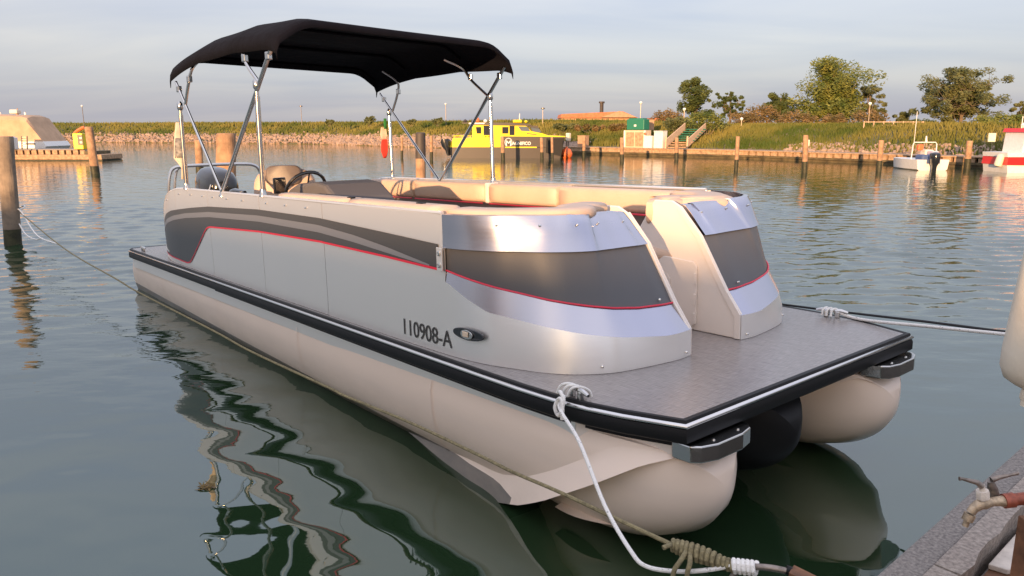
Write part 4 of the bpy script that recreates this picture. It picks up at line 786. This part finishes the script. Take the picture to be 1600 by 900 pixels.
for px, yt, wp, lb in ((515, 187, 14, 'lowest lone shrub on the left levee crest'), (578, 181, 16, 'tallest lone shrub on the levee crest near the red flag'), (643, 186, 12, 'small shrub on the crest right of the red flag'), (684, 184, 18, 'wispy shrub on the crest left of the lamp post')):
    bush(px, yt, 97 if px < 600 else 88, wp, lb, 'leaf_thin', .35, gz=2.35, blobs=3)
# grass on the banks (one mass nobody could count) and the stone revetment
g = MB()
def blade(p, h, w_, lean):
    d = Vector((rnd.uniform(-1, 1), rnd.uniform(-1, 1), 0)); d = d.normalized() if d.length else Vector((1, 0, 0)); s_ = Vector((1, .25*rnd.uniform(-1, 1), 0)).normalized()*w_; tip = p+Vector((0, 0, h))+d*lean*h; mid = p+Vector((0, 0, h*.55))+d*lean*h*.3
    g.add([p-s_, p+s_, mid+s_*.7, tip, mid-s_*.7], [(0, 1, 2, 4), (4, 2, 3)])
for _ in range(34000):
    u = rnd.uniform(1.2, 6.2); off = rnd.uniform(2.7, 13.0) if u < 5 else rnd.uniform(2.6, 12); p = bank_pt(u, off)
    if u < 5 and off < 3.8 and rnd.random() < .6: continue
    hgt = rnd.uniform(.25, .55)*(1.25 if rnd.random() < .1 else 1); blade(p-Vector((0, 0, .05)), hgt, rnd.uniform(.05, .12), rnd.uniform(0, .5))
for _ in range(24000):
    u = rnd.uniform(6.0, 10.3); off = 2.0+11*rnd.random()**.8; p = bank_pt(u, off)
    hgt = rnd.uniform(.15, .45); blade(p-Vector((0, 0, .05)), hgt, rnd.uniform(.025, .06), rnd.uniform(0, .5))
gm = g.build('bank_grass', 'grass'); tag(gm, 'green and straw coloured grass covering the far banks', 'grass', kind='stuff')
st = MB(); ico = [(0, 0, 1), (.9, 0, .4), (.28, .85, .4), (-.72, .53, .4), (-.72, -.53, .4), (.28, -.85, .4), (.72, .53, -.4), (-.28, .85, -.4), (-.9, 0, -.4), (-.28, -.85, -.4), (.72, -.53, -.4), (0, 0, -1)]
icf = [(0, 1, 2), (0, 2, 3), (0, 3, 4), (0, 4, 5), (0, 5, 1), (1, 6, 2), (2, 7, 3), (3, 8, 4), (4, 9, 5), (5, 10, 1), (6, 7, 2), (7, 8, 3), (8, 9, 4), (9, 10, 5), (10, 6, 1), (11, 7, 6), (11, 8, 7), (11, 9, 8), (11, 10, 9), (11, 6, 10)]
def stone(p, s_):
    q = Matrix.Rotation(rnd.random()*6, 3, (rnd.random(), rnd.random(), rnd.random()+.1)); sc = Vector((rnd.uniform(.7, 1.3), rnd.uniform(.7, 1.3), rnd.uniform(.55, .9)))*s_
    st.add([p+q@Vector((a*sc.x*rnd.uniform(.8, 1.2), b*sc.y*rnd.uniform(.8, 1.2), c*sc.z)) for a, b, c in ico], icf)
for _ in range(8500):
    u = rnd.uniform(.9, 5.9); off = .2+3.4*rnd.random()+(1.2*rnd.random() if rnd.random() < .15 else 0); stone(bank_pt(u, off)+Vector((0, 0, .05)), rnd.uniform(.10, .27))
for _ in range(900):
    u = rnd.uniform(8.15, 10.2); stone(bank_pt(u, rnd.uniform(1.8, 4.0))+Vector((0, 0, .03)), rnd.uniform(.08, .2))
tag(st.build('riprap_stones', 'stone'), 'pale broken stones lining the foot of the far bank', 'stones', kind='stuff')

# ------------------------------------------------------------------ things on the far bank
def at_quay(px, py_base, off=1.0):   # position on the quay walkway under pixel column px
    best = None
    for i in range(400):
        u = 5.8+i*.011; p = shore_pt(u, off, .56); q = 800+1190*p.x/(p.y*math.cos(PITCH)-(p.z-CAMZ)*math.sin(PITCH)); d = abs(q-px)
        if best is None or d < best[0]: best = (d, p, u)
    return best[1]
def thing_box(e, name, m, c, d, rz=0, bev=.01): return MB().box(c, d, rz).build(name, m, e, bev=bev)
QA = math.atan2(-9.6, 10.8)
e = empty('fuel_cabinet', at_quay(996, 230, 1.3), QA); k = e.location.y/1190
thing_box(e, 'body', 'beige', (0, 0, 26*k*.5), (31*k*1.2, .8, 26*k)); 
for s_ in (-1, 1): thing_box(e, 'door', 'timber', (s_*8*k, -.42, 12.5*k), (14*k, .03, 21*k)); thing_box(e, 'corner_post', 'white', (s_*18*k, -.42, 13*k), (2.5*k, .06, 25.5*k))
thing_box(e, 'tank', 'tank', (0, 0, 34.5*k), (27*k*1.15, .75, 16*k), bev=.05); thing_box(e, 'tank_mark', 'white', (0, -.385, 33*k), (4*k, .01, 3*k)); thing_box(e, 'tank_lid', 'tank', (0, 0, 43*k), (24*k, .6, 2*k))
MB().lathe([(0, 0), (1.7*k, .01), (1.7*k, .1), (0, .12)], (19.5*k, -.45, 21*k), 14, (0, -1, 0)).build('life_ring', 'orange', e)
tag(e, 'beige fuel cabinet with green tank on top on the far quay', 'cabinet')
e = empty('white_appliance', at_quay(1031, 231, 1.2), QA); thing_box(e, 'body', 'white', (0, 0, 12*k), (15*k, .6, 24*k)); thing_box(e, 'lid', 'white', (0, -.02, 24.7*k), (15.5*k, .66, 1.2*k)); tag(e, 'tall white box beside the foot of the green stairs', 'box')
e = empty('white_appliance', at_quay(1016, 231, 1.1), QA); thing_box(e, 'body', 'white', (0, 0, 9*k), (12*k, .55, 18*k)); thing_box(e, 'side_unit', 'white', (-6*k, .0, 5*k), (6*k, .5, 10*k)); tag(e, 'lower white box between fuel cabinet and taller white box', 'box')
e = empty('brown_box', at_quay(911, 229, 1.0), QA); thing_box(e, 'body', 'ochre', (0, 0, 8.5*k), (15*k, .5, 17*k)); thing_box(e, 'lid', 'timber', (0, 0, 17.3*k), (16*k, .55, .8*k)); tag(e, 'brown upright box at the left end of the far quay', 'box')
e = empty('service_pedestal', at_quay(888, 232, .4), QA); thing_box(e, 'post', 'galv', (0, 0, 5*k), (2*k, .1, 10*k)); thing_box(e, 'head', 'fender', (0, 0, 15*k), (7*k, .3, 13*k), bev=.06); tag(e, 'pale service pedestal by the yellow boat bow', 'pedestal')
e = empty('service_pedestal', pix(1261, 222, 42)); e.location.z = .56; thing_box(e, 'post', 'galv', (0, 0, .25), (.08, .08, .5)); thing_box(e, 'head', 'fender', (0, 0, .62), (.26, .2, .36), bev=.05); tag(e, 'pale service pedestal behind the pile with pale head', 'pedestal')
e = empty('brown_cabinet', pix(1017, 200, 60)); e.location.z = 1.9; thing_box(e, 'body', 'ochre', (0, 0, .3), (.42, .4, .75)); thing_box(e, 'lid', 'timber', (0, 0, .69), (.46, .44, .04)); tag(e, 'small brown cabinet on the bank behind the green tank', 'cabinet')
b = empty('mooring_buoy', pix(885, 240, 52.5)); b.location.z = .25
MB().lathe([(.0, -.42), (.2, -.38), (.40, -.15), (.42, .05), (.3, .3), (.1, .42), (.05, .5), (0, .5)], (0, 0, 0), 18).build('float', 'orange', b, True); MB().lathe([(.04, .48), (.04, .9), (0, .92)], (0, 0, 0), 8).build('stem', 'galv', b)
tag(b, 'orange round buoy off the yellow boat bow', 'buoy')
# stairs with green carpet
sp = at_quay(1072, 232, 1.6); e = empty('garden_stairs', sp, 0); k = sp.y/1190
w0 = Vector((-20*k, 0, 0))
for i in range(9): thing_box(e, 'tread', 'carpet' if i > 2 else 'timber', (-14*k+i*4.9*k, i*.30, .08+i*.155), (31*k, .34, .07), 0, 0)
for dx_, nm in ((-33*k, 'side_board'), (0*k, 'side_board')):
    x0_, x1_ = dx_, dx_+42*k
    MB().add([(x0_, -.1, .02), (x1_, 2.7, 1.25), (x1_, 2.7, 1.78), (x0_, -.1, .62), (x0_+.06, -.1, .02), (x1_+.06, 2.7, 1.25), (x1_+.06, 2.7, 1.78), (x0_+.06, -.1, .62)], [(0, 1, 2, 3), (7, 6, 5, 4), (3, 2, 6, 7), (0, 4, 5, 1), (0, 3, 7, 4), (1, 5, 6, 2)]).build(nm, 'timber_pale', e)
    MB().box((x0_+.03, -.1, .4), (.1, .1, .9)).build('newel_post', 'timber_pale', e)
tag(e, 'timber stairs with green carpet climbing the far bank', 'stairs')
# rail fence on the bank crest
e = empty('rail_fence', pix(1395, 203, 52)); e.location.z = 1.95
for i in range(7): thing_box(e, 'post', 'timber_pale', ((-45+15*i)*52/1190, 0, .22), (.06, .06, .5), 0, 0)
thing_box(e, 'rail', 'timber_pale', (0, -.05, .42), (92*52/1190, .04, .04), 0, 0); thing_box(e, 'rail', 'timber_pale', (10*52/1190, -.05, .2), (70*52/1190, .03, .03), 0, 0); tag(e, 'low pale rail fence on the bank crest left of the wide tree', 'fence')
# houses with red roofs
def house(px0, px1, yr, ye, Y, label, chim=None, gable=None):
    a, b = pix(px0, ye, Y), pix(px1, ye, Y); cx = (a.x+b.x)/2; L = b.x-a.x; e = empty('red_roofed_house', (cx, Y, 1.5)); he = a.z-1.5; hr = pix(px0, yr, Y).z-1.5
    thing_box(e, 'wall', 'ochre', (0, 0, he/2), (L*.97, 6, he), 0, 0)
    rf = MB().prism([(-L/2, he-.05), (L/2, he-.05), (L*.30 if gable else L/2*.96, hr) if gable else (L/2*.97, hr), (-L/2*.97, he+(hr-he)*(.55 if gable else 1))], (-3.4, 3.4), lambda p, q, r_: (p, r_, q)).build('roof', 'terracotta', e)
    if gable: MB().prism([(L*.02, he), (L*.48, he), (L*.25, hr+.05)], (-3.75, -3.45), lambda p, q, r_: (p, r_, q)).build('gable', 'ochre', e)
    for i in range(3): 
        f = thing_box(e, 'window', 'beige', (-L*.40+i*L*.13, -3.02, he*.62), (L*.10, .08, he*.42), 0, 0); thing_box(f, 'pane', 'glass', (-L*.40+i*L*.13, -3.07, he*.62), (L*.08, .03, he*.32), 0, 0)
    if chim: MB().tube([(L*.07, 0, he), (L*.07, 0, hr+1.0), (L*.07, 0, hr+1.0), (L*.07, 0, hr+1.2)], [.22, .22, .34, .34], 8).build('chimney', 'pilecap', rf)
    return tag(e, label, 'house')
house(873, 990, 175, 184, 92, 'long low house with red roof and dark chimney', True, True)
house(1013, 1043, 184.5, 188, 90, 'small shed with red roof right of the chimney house')
def lamp(px, yt, Y, label, globe=True, z0=1.9):
    p = pix(px, 200, Y); t = pix(px, yt, Y); e = empty('lamp_post', (p.x, Y, z0)); h = t.z-z0; r = .45/1190*Y
    MB().tube([(0, 0, 0), (0, 0, h-.3)], [r*1.2, r], 6).build('pole', 'galv', e); 
    MB().lathe([(0, -.06), (.06, -.05), (.13, .06), (.11, .15), (0, .19)] if globe else [(0, 0), (.2, .05), (.2, .15), (0, .2)], (0, 0, h-.25), 10).build('lantern', 'white' if globe else 'galv', e, True); return tag(e, label, 'lamp post')
lamp(132, 163, 90, 'lamp post above the yellow cabinet on the left', z0=2.3); lamp(472, 164, 100, 'faint tall lamp post on the left levee', False, 2.3); lamp(697, 160, 90, 'tall lamp post left of the yellow boat', True, 2.2); lamp(848, 167, 78, 'lamp post behind the yellow boat bow', False); lamp(1000, 157, 64, 'lamp post with globe behind the fuel cabinet')
lamp(1068, 167, 60, 'short globe lamp left of the dense dark tree'); lamp(1356, 158, 58, 'globe lamp right of the biggest tree'); lamp(1158, 182, 60, 'low globe lamp beside the sparse small tree')

# ------------------------------------------------------------------ yellow work boat
yb = empty('yellow_work_boat', pix(706, 247, 52.8)); yb.location.z = 0; k = .00612*52.8/53
def yp(x, y): return ((x-190)*k, (480-y)*k)
def yprism(name, m, pts, y0, y1, par=yb, bev=0): return MB().prism([yp(*p) for p in pts], (y0, y1), lambda a, b, c: (a, c, b)).build(name, m, par, bev=bev)
yprism('lower_hull', 'hullblack', [(200, 500), (1380, 500), (1415, 400), (1400, 365), (185, 362)], -1.25, 1.25)
yprism('side_quarter', 'yellow', [(185, 361), (740, 361), (740, 255), (222, 262)], -1.28, 1.28)
yprism('dark_topside', 'hullblack', [(741, 361), (1420, 361), (1440, 250), (741, 243)], -1.27, 1.27)
yprism('gunwale', 'yellow', [(741, 244), (1440, 251), (1445, 243), (1290, 236), (741, 232)], -1.30, 1.30)
yprism('rub_stripe', 'yellow', [(790, 356), (1135, 356), (1135, 368), (790, 368)], -1.30, -1.272)
cb = yprism('cabin', 'yellow', [(430, 262), (1285, 246), (1200, 215), (1075, 190), (1010, 125), (430, 120)], -1.0, 1.0)
yprism('cabin_roof', 'hullblack', [(395, 120), (1090, 132), (1050, 112), (800, 97), (395, 100)], -1.1, 1.1)
for pts, m in (([(470, 145), (528, 145), (528, 215), (480, 215)], 'glass'), ([(555, 130), (636, 130), (636, 232), (555, 232)], 'glass'), ([(758, 145), (825, 145), (825, 215), (758, 215)], 'glass'), ([(838, 132), (892, 132), (892, 232), (838, 232)], 'glass'), ([(930, 138), (1030, 142), (1068, 192), (965, 186)], 'glass_blue')): yprism('window', m, pts, -1.02, -1.003, cb)
yprism('windscreen', 'glass_blue', [(1062, 140), (1150, 150), (1190, 205), (1095, 196)], -.85, .85, cb); yprism('visor', 'hullblack', [(1040, 128), (1140, 132), (1160, 158), (1060, 145)], -.95, .95, cb)
yprism('side_vent', 'hullblack', [(1020, 208), (1130, 222), (1140, 232), (1030, 220)], -1.02, -1.003, cb)
for x0_, x1_ in ((225, 420), (555, 640)):
    MB().tube([(*[yp(x0_, 240)[0]], -1.2, yp(0, 240)[1]), (yp(x1_, 240)[0], -1.2, yp(0, 240)[1])], .03, 6).build('rail', 'yellow', yb)
    for x in (x0_+10, (x0_+x1_)/2, x1_-10): MB().tube([(yp(x, 0)[0], -1.2, yp(0, 262)[1]), (yp(x, 0)[0], -1.2, yp(0, 240)[1])], .025, 6).build('stanchion', 'yellow', yb)
text_mesh('hull_lettering', 'AGNIFICO', 'white', yb, 36*k, 205*k, lambda a, b: (yp(865, 0)[0]+a, -1.276, yp(0, 337)[1]+b), .03)
text_mesh('emblem_letter', 'M', 'white', yb, 56*k, 54*k, lambda a, b: (yp(800, 0)[0]+a, -1.276, yp(0, 345)[1]+b), .02)
MB().tube([(yp(827, 0)[0]+38*k*math.cos(t), -1.274, yp(0, 310)[1]+45*k*math.sin(t)) for t in [R(-60)+R(300)*i/24 for i in range(25)]], .028, 5).build('emblem_ring', 'white', yb)
for zc_, xx in ((0, 0), (.0, .5)):
    rg = [[(yp(150-(q-1)*10, 0)[0]+xx*.0+a, -.5+xx*2+b_, zz_) for a, b_ in superell(0, 0, sx_, .22, 12, .7)] for q, (zz_, sx_) in enumerate(((.15, .10), (.5, .16), (.75, .32), (1.05, .36), (1.25, .22)))]
    MB().loft(rg).build('outboard_engine', 'blackgloss', yb, True)
MB().tube([(yp(945, 0)[0], 0, yp(0, 100)[1]), (yp(950, 0)[0], 0, yp(0, 0)[1])], .03, 6).build('mast', 'white', yb); MB().box((yp(925, 0)[0], 0, yp(0, 82)[1]), (100*k, .5, 32*k)).build('roof_hatch', 'yellow', yb, bev=.05)
for x, h_, m in ((345, 40, 'hullblack'), (430, 35, 'hullblack'), (485, 60, 'orange'), (570, 40, 'white'), (1020, 30, 'yellow')): MB().lathe([(.06, 0), (.14, 15*k), (.12, h_*k*.7), (.03, h_*k), (0, h_*k)], (yp(x, 0)[0], rnd.uniform(-.5, .5), yp(0, 100)[1]), 8).build('roof_gear', m, yb)
MB().box((yp(360, 0)[0], 0, yp(0, 102)[1]), (90*k, 1.6, 10*k)).build('roof_wing', 'hullblack', yb)
MB().box((yp(480, 0)[0], -1.11, yp(0, 106)[1]), (170*k, .02, 14*k)).build('name_board', 'white', yb)
yprism('bow_fender', 'black', [(1240, 265), (1435, 262), (1400, 460), (1235, 420)], -1.33, -1.28)
tag(yb, 'yellow and black work boat with cabin moored across the harbour', 'boat')

# ------------------------------------------------------------------ small white boat and red boat at the right
wb = empty('small_white_boat', pix(1457, 261, 36.6)); wb.location.z = 0; k = 36.6/1190
hull = [[(w_*x, y, z) for x, z in ((-1, .50), (-.92, .05), (-.5, -.15), (.5, -.15), (.92, .05), (1, .50))] for y, w_ in ((-.0, 25*k), (1.2, 26*k), (2.6, 20*k), (3.4, 3*k))]
MB().loft(hull, True, True).build('hull', 'white', wb, True, angle=30); MB().box((0, -.02, .42), (20*k, .06, .2)).build('transom_well', 'blue', wb)
MB().box((9*k, .6, .65), (10*k, .5, .5)).build('seat_box', 'lilac', wb, bev=.05); MB().box((10*k, 1.2, .7), (14*k, .5, .5)).build('console', 'fender', wb, bev=.06); MB().box((-8*k, .5, .58), (14*k, .7, .3)).build('cover', 'blue', wb, bev=.1)
rg = [[(-4*k+a, -.35+b_, z) for a, b_ in superell(0, 0, sx_, sy_, 14, .7)] for z, sx_, sy_ in ((-.3, .08, .10), (.2, .10, .14), (.4, .17, .24), (.66, .2, .28), (.82, .17, .24), (.88, .05, .08))]
MB().loft(rg).build('outboard_engine', 'blackgloss', wb, True)
MB().tube([(-21*k, .8, .45), (-20*k, .8, 1.22), (-18*k, .8, 1.3), (15*k, .8, 1.3), (17*k, .8, 1.22), (18*k, .8, .45)], .025, 6).build('arch_frame', 'white', wb); MB().tube([(-19*k, .8, 1.2), (-19*k, .8, 2.75)], .014, 5).build('antenna', 'white', wb); MB().tube([(0, .8, 1.3), (-.02, .8, 1.6)], [.06, .03], 6).build('arch_light', 'white', wb)
MB().box((-2*k, 1.2, 1.05), (.26, .2, .28)).build('windscreen', 'orange', wb, bev=.05)
tag(wb, 'small white motor boat seen from its stern near the right edge', 'boat')
rb = empty('red_boat', pix(1552, 264, 35.5)); rb.location.z = 0; k = 35.5/1190
def rp(name, m, pts, y0, y1, par=rb): return MB().prism([((x-1552)*k, (264-y)*k) for x, y in pts], (y0, y1), lambda a, b, c: (a, c, b)).build(name, m, par)
rp('lower_hull', 'white', [(1556, 268), (1700, 274), (1700, 254), (1553, 252.5)], -.9, .9); rp('red_band', 'redpaint', [(1552, 252.4), (1700, 254), (1700, 240), (1553, 241)], -.95, .95); rp('bulwark', 'white', [(1552, 240.5), (1700, 240), (1700, 233), (1551, 234)], -.93, .93)
cbn = rp('cabin', 'white', [(1577, 234), (1690, 234), (1690, 203), (1579, 204)], -.7, .7); rp('cabin_roof', 'redpaint', [(1576, 204), (1692, 204), (1692, 198), (1578, 198)], -.8, .8)
rp('window', 'glass', [(1581, 208), (1589, 208), (1589, 220), (1580, 220)], -.73, -.705, cbn); rp('window', 'glass', [(1594, 208), (1606, 208), (1606, 220), (1593, 220)], -.73, -.705, cbn); rp('hull_vent', 'black', [(1592, 244), (1620, 244), (1620, 251), (1600, 250)], -.97, -.952)
MB().lathe([(0, -.1), (.16, -.08), (.2, .05), (.12, .15), (0, .18)], ((1593-1552)*k, 0, (264-195)*k), 12).build('radar_dome', 'white', rb, True); MB().tube([((1587-1552)*k, 0, 66*k), ((1587-1552)*k, 0, 84*k)], .02, 5).build('antenna', 'white', rb)
MB().lathe([(0, 0), (.14, .03), (.17, .1), (.17, .5), (.1, .56), (0, .57)], ((1547-1552)*k, -.5, .25), 14, (.25, 0, 1)).build('hull_fender', 'fender', rb, True); MB().box(((1554-1552)*k, .5, 52*k), (11*k, .06, 13*k)).build('notice_board', 'fender', rb)
tag(rb, 'red and white fishing boat cut off by the right edge', 'boat')

# ------------------------------------------------------------------ left jetty with covered boat and yellow cabinet
jt = empty('concrete_jetty', pix(80, 250, 47.5)); jt.location.z = 0; k = 47.5/1190
x0_, x1_ = -60*k*8, 78*k
MB().box(((x0_+x1_)/2, 1.3, .22), (x1_-x0_, 2.6, .30)).build('beam', 'timber', jt, bev=.02); MB().box(((x0_+x1_)/2, 1.35, -.2), (x1_-x0_-.1, 2.4, .5)).build('wet_beam', 'pile_wet', jt)
MB().box(((x0_+x1_)/2-.8, 1.4, .66), (x1_-x0_-1.6, 2.2, .06)).build('walkway', 'concrete2', jt, bev=.01)
for i in range(34): MB().box((x1_-1.3-i*.42*1.02, .42, .50), (.30, .25, .25)).build('hollow_block', 'timber', jt)
for i in range(3): MB().box((x1_-.9-i*5, 1.3, .47), (.5, 2.2, .2)).build('bearer', 'timber_wet', jt)
tag(jt, 'low timber and concrete jetty at the left', 'jetty')
e = empty('yellow_cabinet', pix(126, 228, 48)); e.location.z = .69; k = 48/1190
thing_box(e, 'body', 'yellow', (0, 0, 12*k), (15*k, .5, 24*k), bev=.03); thing_box(e, 'panel', 'hullblack', (4*k, -.26, 14*k), (8*k, .02, 15*k)); 
for z in (10.5, 17): thing_box(e, 'indicator', 'fender', (5*k, -.275, z*k), (3.5*k, .01, 3*k), 0, 0)
MB().tube([(-7*k, 0, 24*k), (-2*k, 0, 28*k), (6*k, 0, 32*k), (9*k, 0, 33*k)], .09, 8).build('hose', 'orange', e, True); tag(e, 'yellow service cabinet with black panel on the left jetty', 'cabinet')
cv = empty('covered_boat', pix(40, 236, 51.5)); cv.location.z = 0; k = 51.5/1190
def cp(name, m, pts, y0, y1, par=cv, bev=0): return MB().prism([((x-40)*k, (243-y)*k) for x, y in pts], (y0, y1), lambda a, b, c: (a, c, b)).build(name, m, par, bev=bev)
cp('hull', 'white', [(-180, 246), (78, 246), (92, 224), (88, 217), (-180, 217)], -1.4, 1.4)
rg = []
for y, sc_ in ((-1.35, .80), (-1.2, .93), (-.7, 1), (.7, 1), (1.2, .93), (1.35, .80)):
    rg.append([((x-40)*k, y, (26+(243-yy-26)*sc_)*k) for x, yy in ((-180, 217), (87, 217), (78, 200), (66, 180.5), (58, 178), (20, 177), (-60, 178), (-180, 180))])
MB().loft(rg).build('canvas_cover', 'tan', cv, True, angle=25)
cp('hull_window', 'glass', [(62, 219.5), (76, 219.5), (76, 221.5), (62, 221.5)], -1.43, -1.405)
MB().box((-8*k, 0, 70*k), (12*k, .5, 6*k)).build('radar', 'fender', cv, bev=.06); MB().tube([(-6*k, 0, 62*k), (-5*k, 0, 68*k), (-4*k, 0, 75*k)], [.12, .08, .03], 7).build('radar_mast', 'ochre', cv)
for x in (-27, 11): MB().tube([((x)*k, -.3, 64*k), (x*k, -.3, 69*k)], .06, 7).build('deck_light', 'white', cv)
tag(cv, 'motor boat under a tan canvas cover behind the left jetty', 'boat')
e = empty('white_locker', pix(12, 225, 47.8)); e.location.z = .69; k = 48/1190
thing_box(e, 'body', 'white', (0, 0, 9*k), (24*k, .6, 18*k), bev=.03); thing_box(e, 'lid', 'white', (-2*k, 0, 18.8*k), (20*k, .62, 1.4*k)); thing_box(e, 'latch', 'black', (-4*k, -.31, 9*k), (2.5*k, .02, 3*k)); tag(e, 'white locker on the left jetty behind the big grey pile', 'locker')
e = empty('folding_ladder', pix(40, 228, 47.2)); e.location.z = .69
for s_ in (-1, 1): MB().tube([(s_*4*k-2*k, 0, 0), (s_*4*k, 0, 20*k)], .04, 6).build('stile', 'galv', e)
for i in range(5): thing_box(e, 'rung', 'galv', (-k+.4*i*k*.5, 0, (4+i*3.6)*k), (8*k, .05, .05), 0, 0)
tag(e, 'grey ladder standing on the left jetty before the covered boat', 'ladder')
# white line from the grey pile
pl = pix(22, 325, 13.2); lp_ = empty('white_pile_rope', pl)
lpts = []
for i in range(21): a = 2*math.pi*i/20; lpts.append(pl+Vector((.16*math.cos(a), .16*math.sin(a), .03*math.sin(a*2))))
MB().tube([p-pl for p in lpts], .014, 6).build('loop', 'rope_white', lp_, True)
for q in (((14, 332, 13.0), (24, 326, 13.0), (34, 332, 12.95), (50, 358, 12.5), (64, 372, 12.2), (92, 382, 11.8)), ((30, 350, 13.0), (40, 366, 12.8), (55, 374, 12.5), (66, 372, 12.2))): wpart('strand', [pix(*p) for p in q], .011, 'rope_white', lp_)
tag(lp_, 'white rope looped round the big grey pile at the left', 'rope')

# ------------------------------------------------------------------ unseen shed added behind the photographer to shade the near boat and water
sh = empty('shade_shed', (-16.05, -34.4, .43)); sh.rotation_euler = (0, 0, -(SUN_AZ-math.pi))
MB().box((0, -3, 1.8), (90, 6, 3.6)).build('wall', 'ochre', sh); MB().prism([(-3.4+.0, 3.58), (3.6, 3.58), (.1, 5.6)], (-46, 46), lambda a, b, c: (c, a-3, b)).build('roof', 'terracotta', sh)
for i in range(8): MB().box((-38+i*11, .03, 1.4), (3.2, .1, 2.8)).build('door', 'timber', sh)
tag(sh, 'long low unseen shed added behind the viewpoint to shade the near boat', 'shed')

fw = empty('floating_weed', pix(323, 757, 3.95)); fw.location.z = .0; mbw = MB()
for k in range(26):
    a = rnd.uniform(0, 6.28); p = Vector((rnd.gauss(0, .028), rnd.gauss(0, .02), .004+rnd.random()*.012)); d_ = Vector((math.cos(a), math.sin(a), rnd.uniform(-.1, .3)))*rnd.uniform(.015, .035); n_ = Vector((-d_.y, d_.x, 0)).normalized()*.006; mbw.add([p-d_, p+n_, p+d_, p-n_], [(0, 1, 2, 3)])
mbw.build('leaf_clump', 'leaf_dry', fw); MB().tube([(-.04, 0, .006), (0, .01, .014), (.05, -.012, .006)], .003, 5).build('twig', 'bark', fw)
tag(fw, 'small clump of weed floating on the water left of the hull', 'weed')
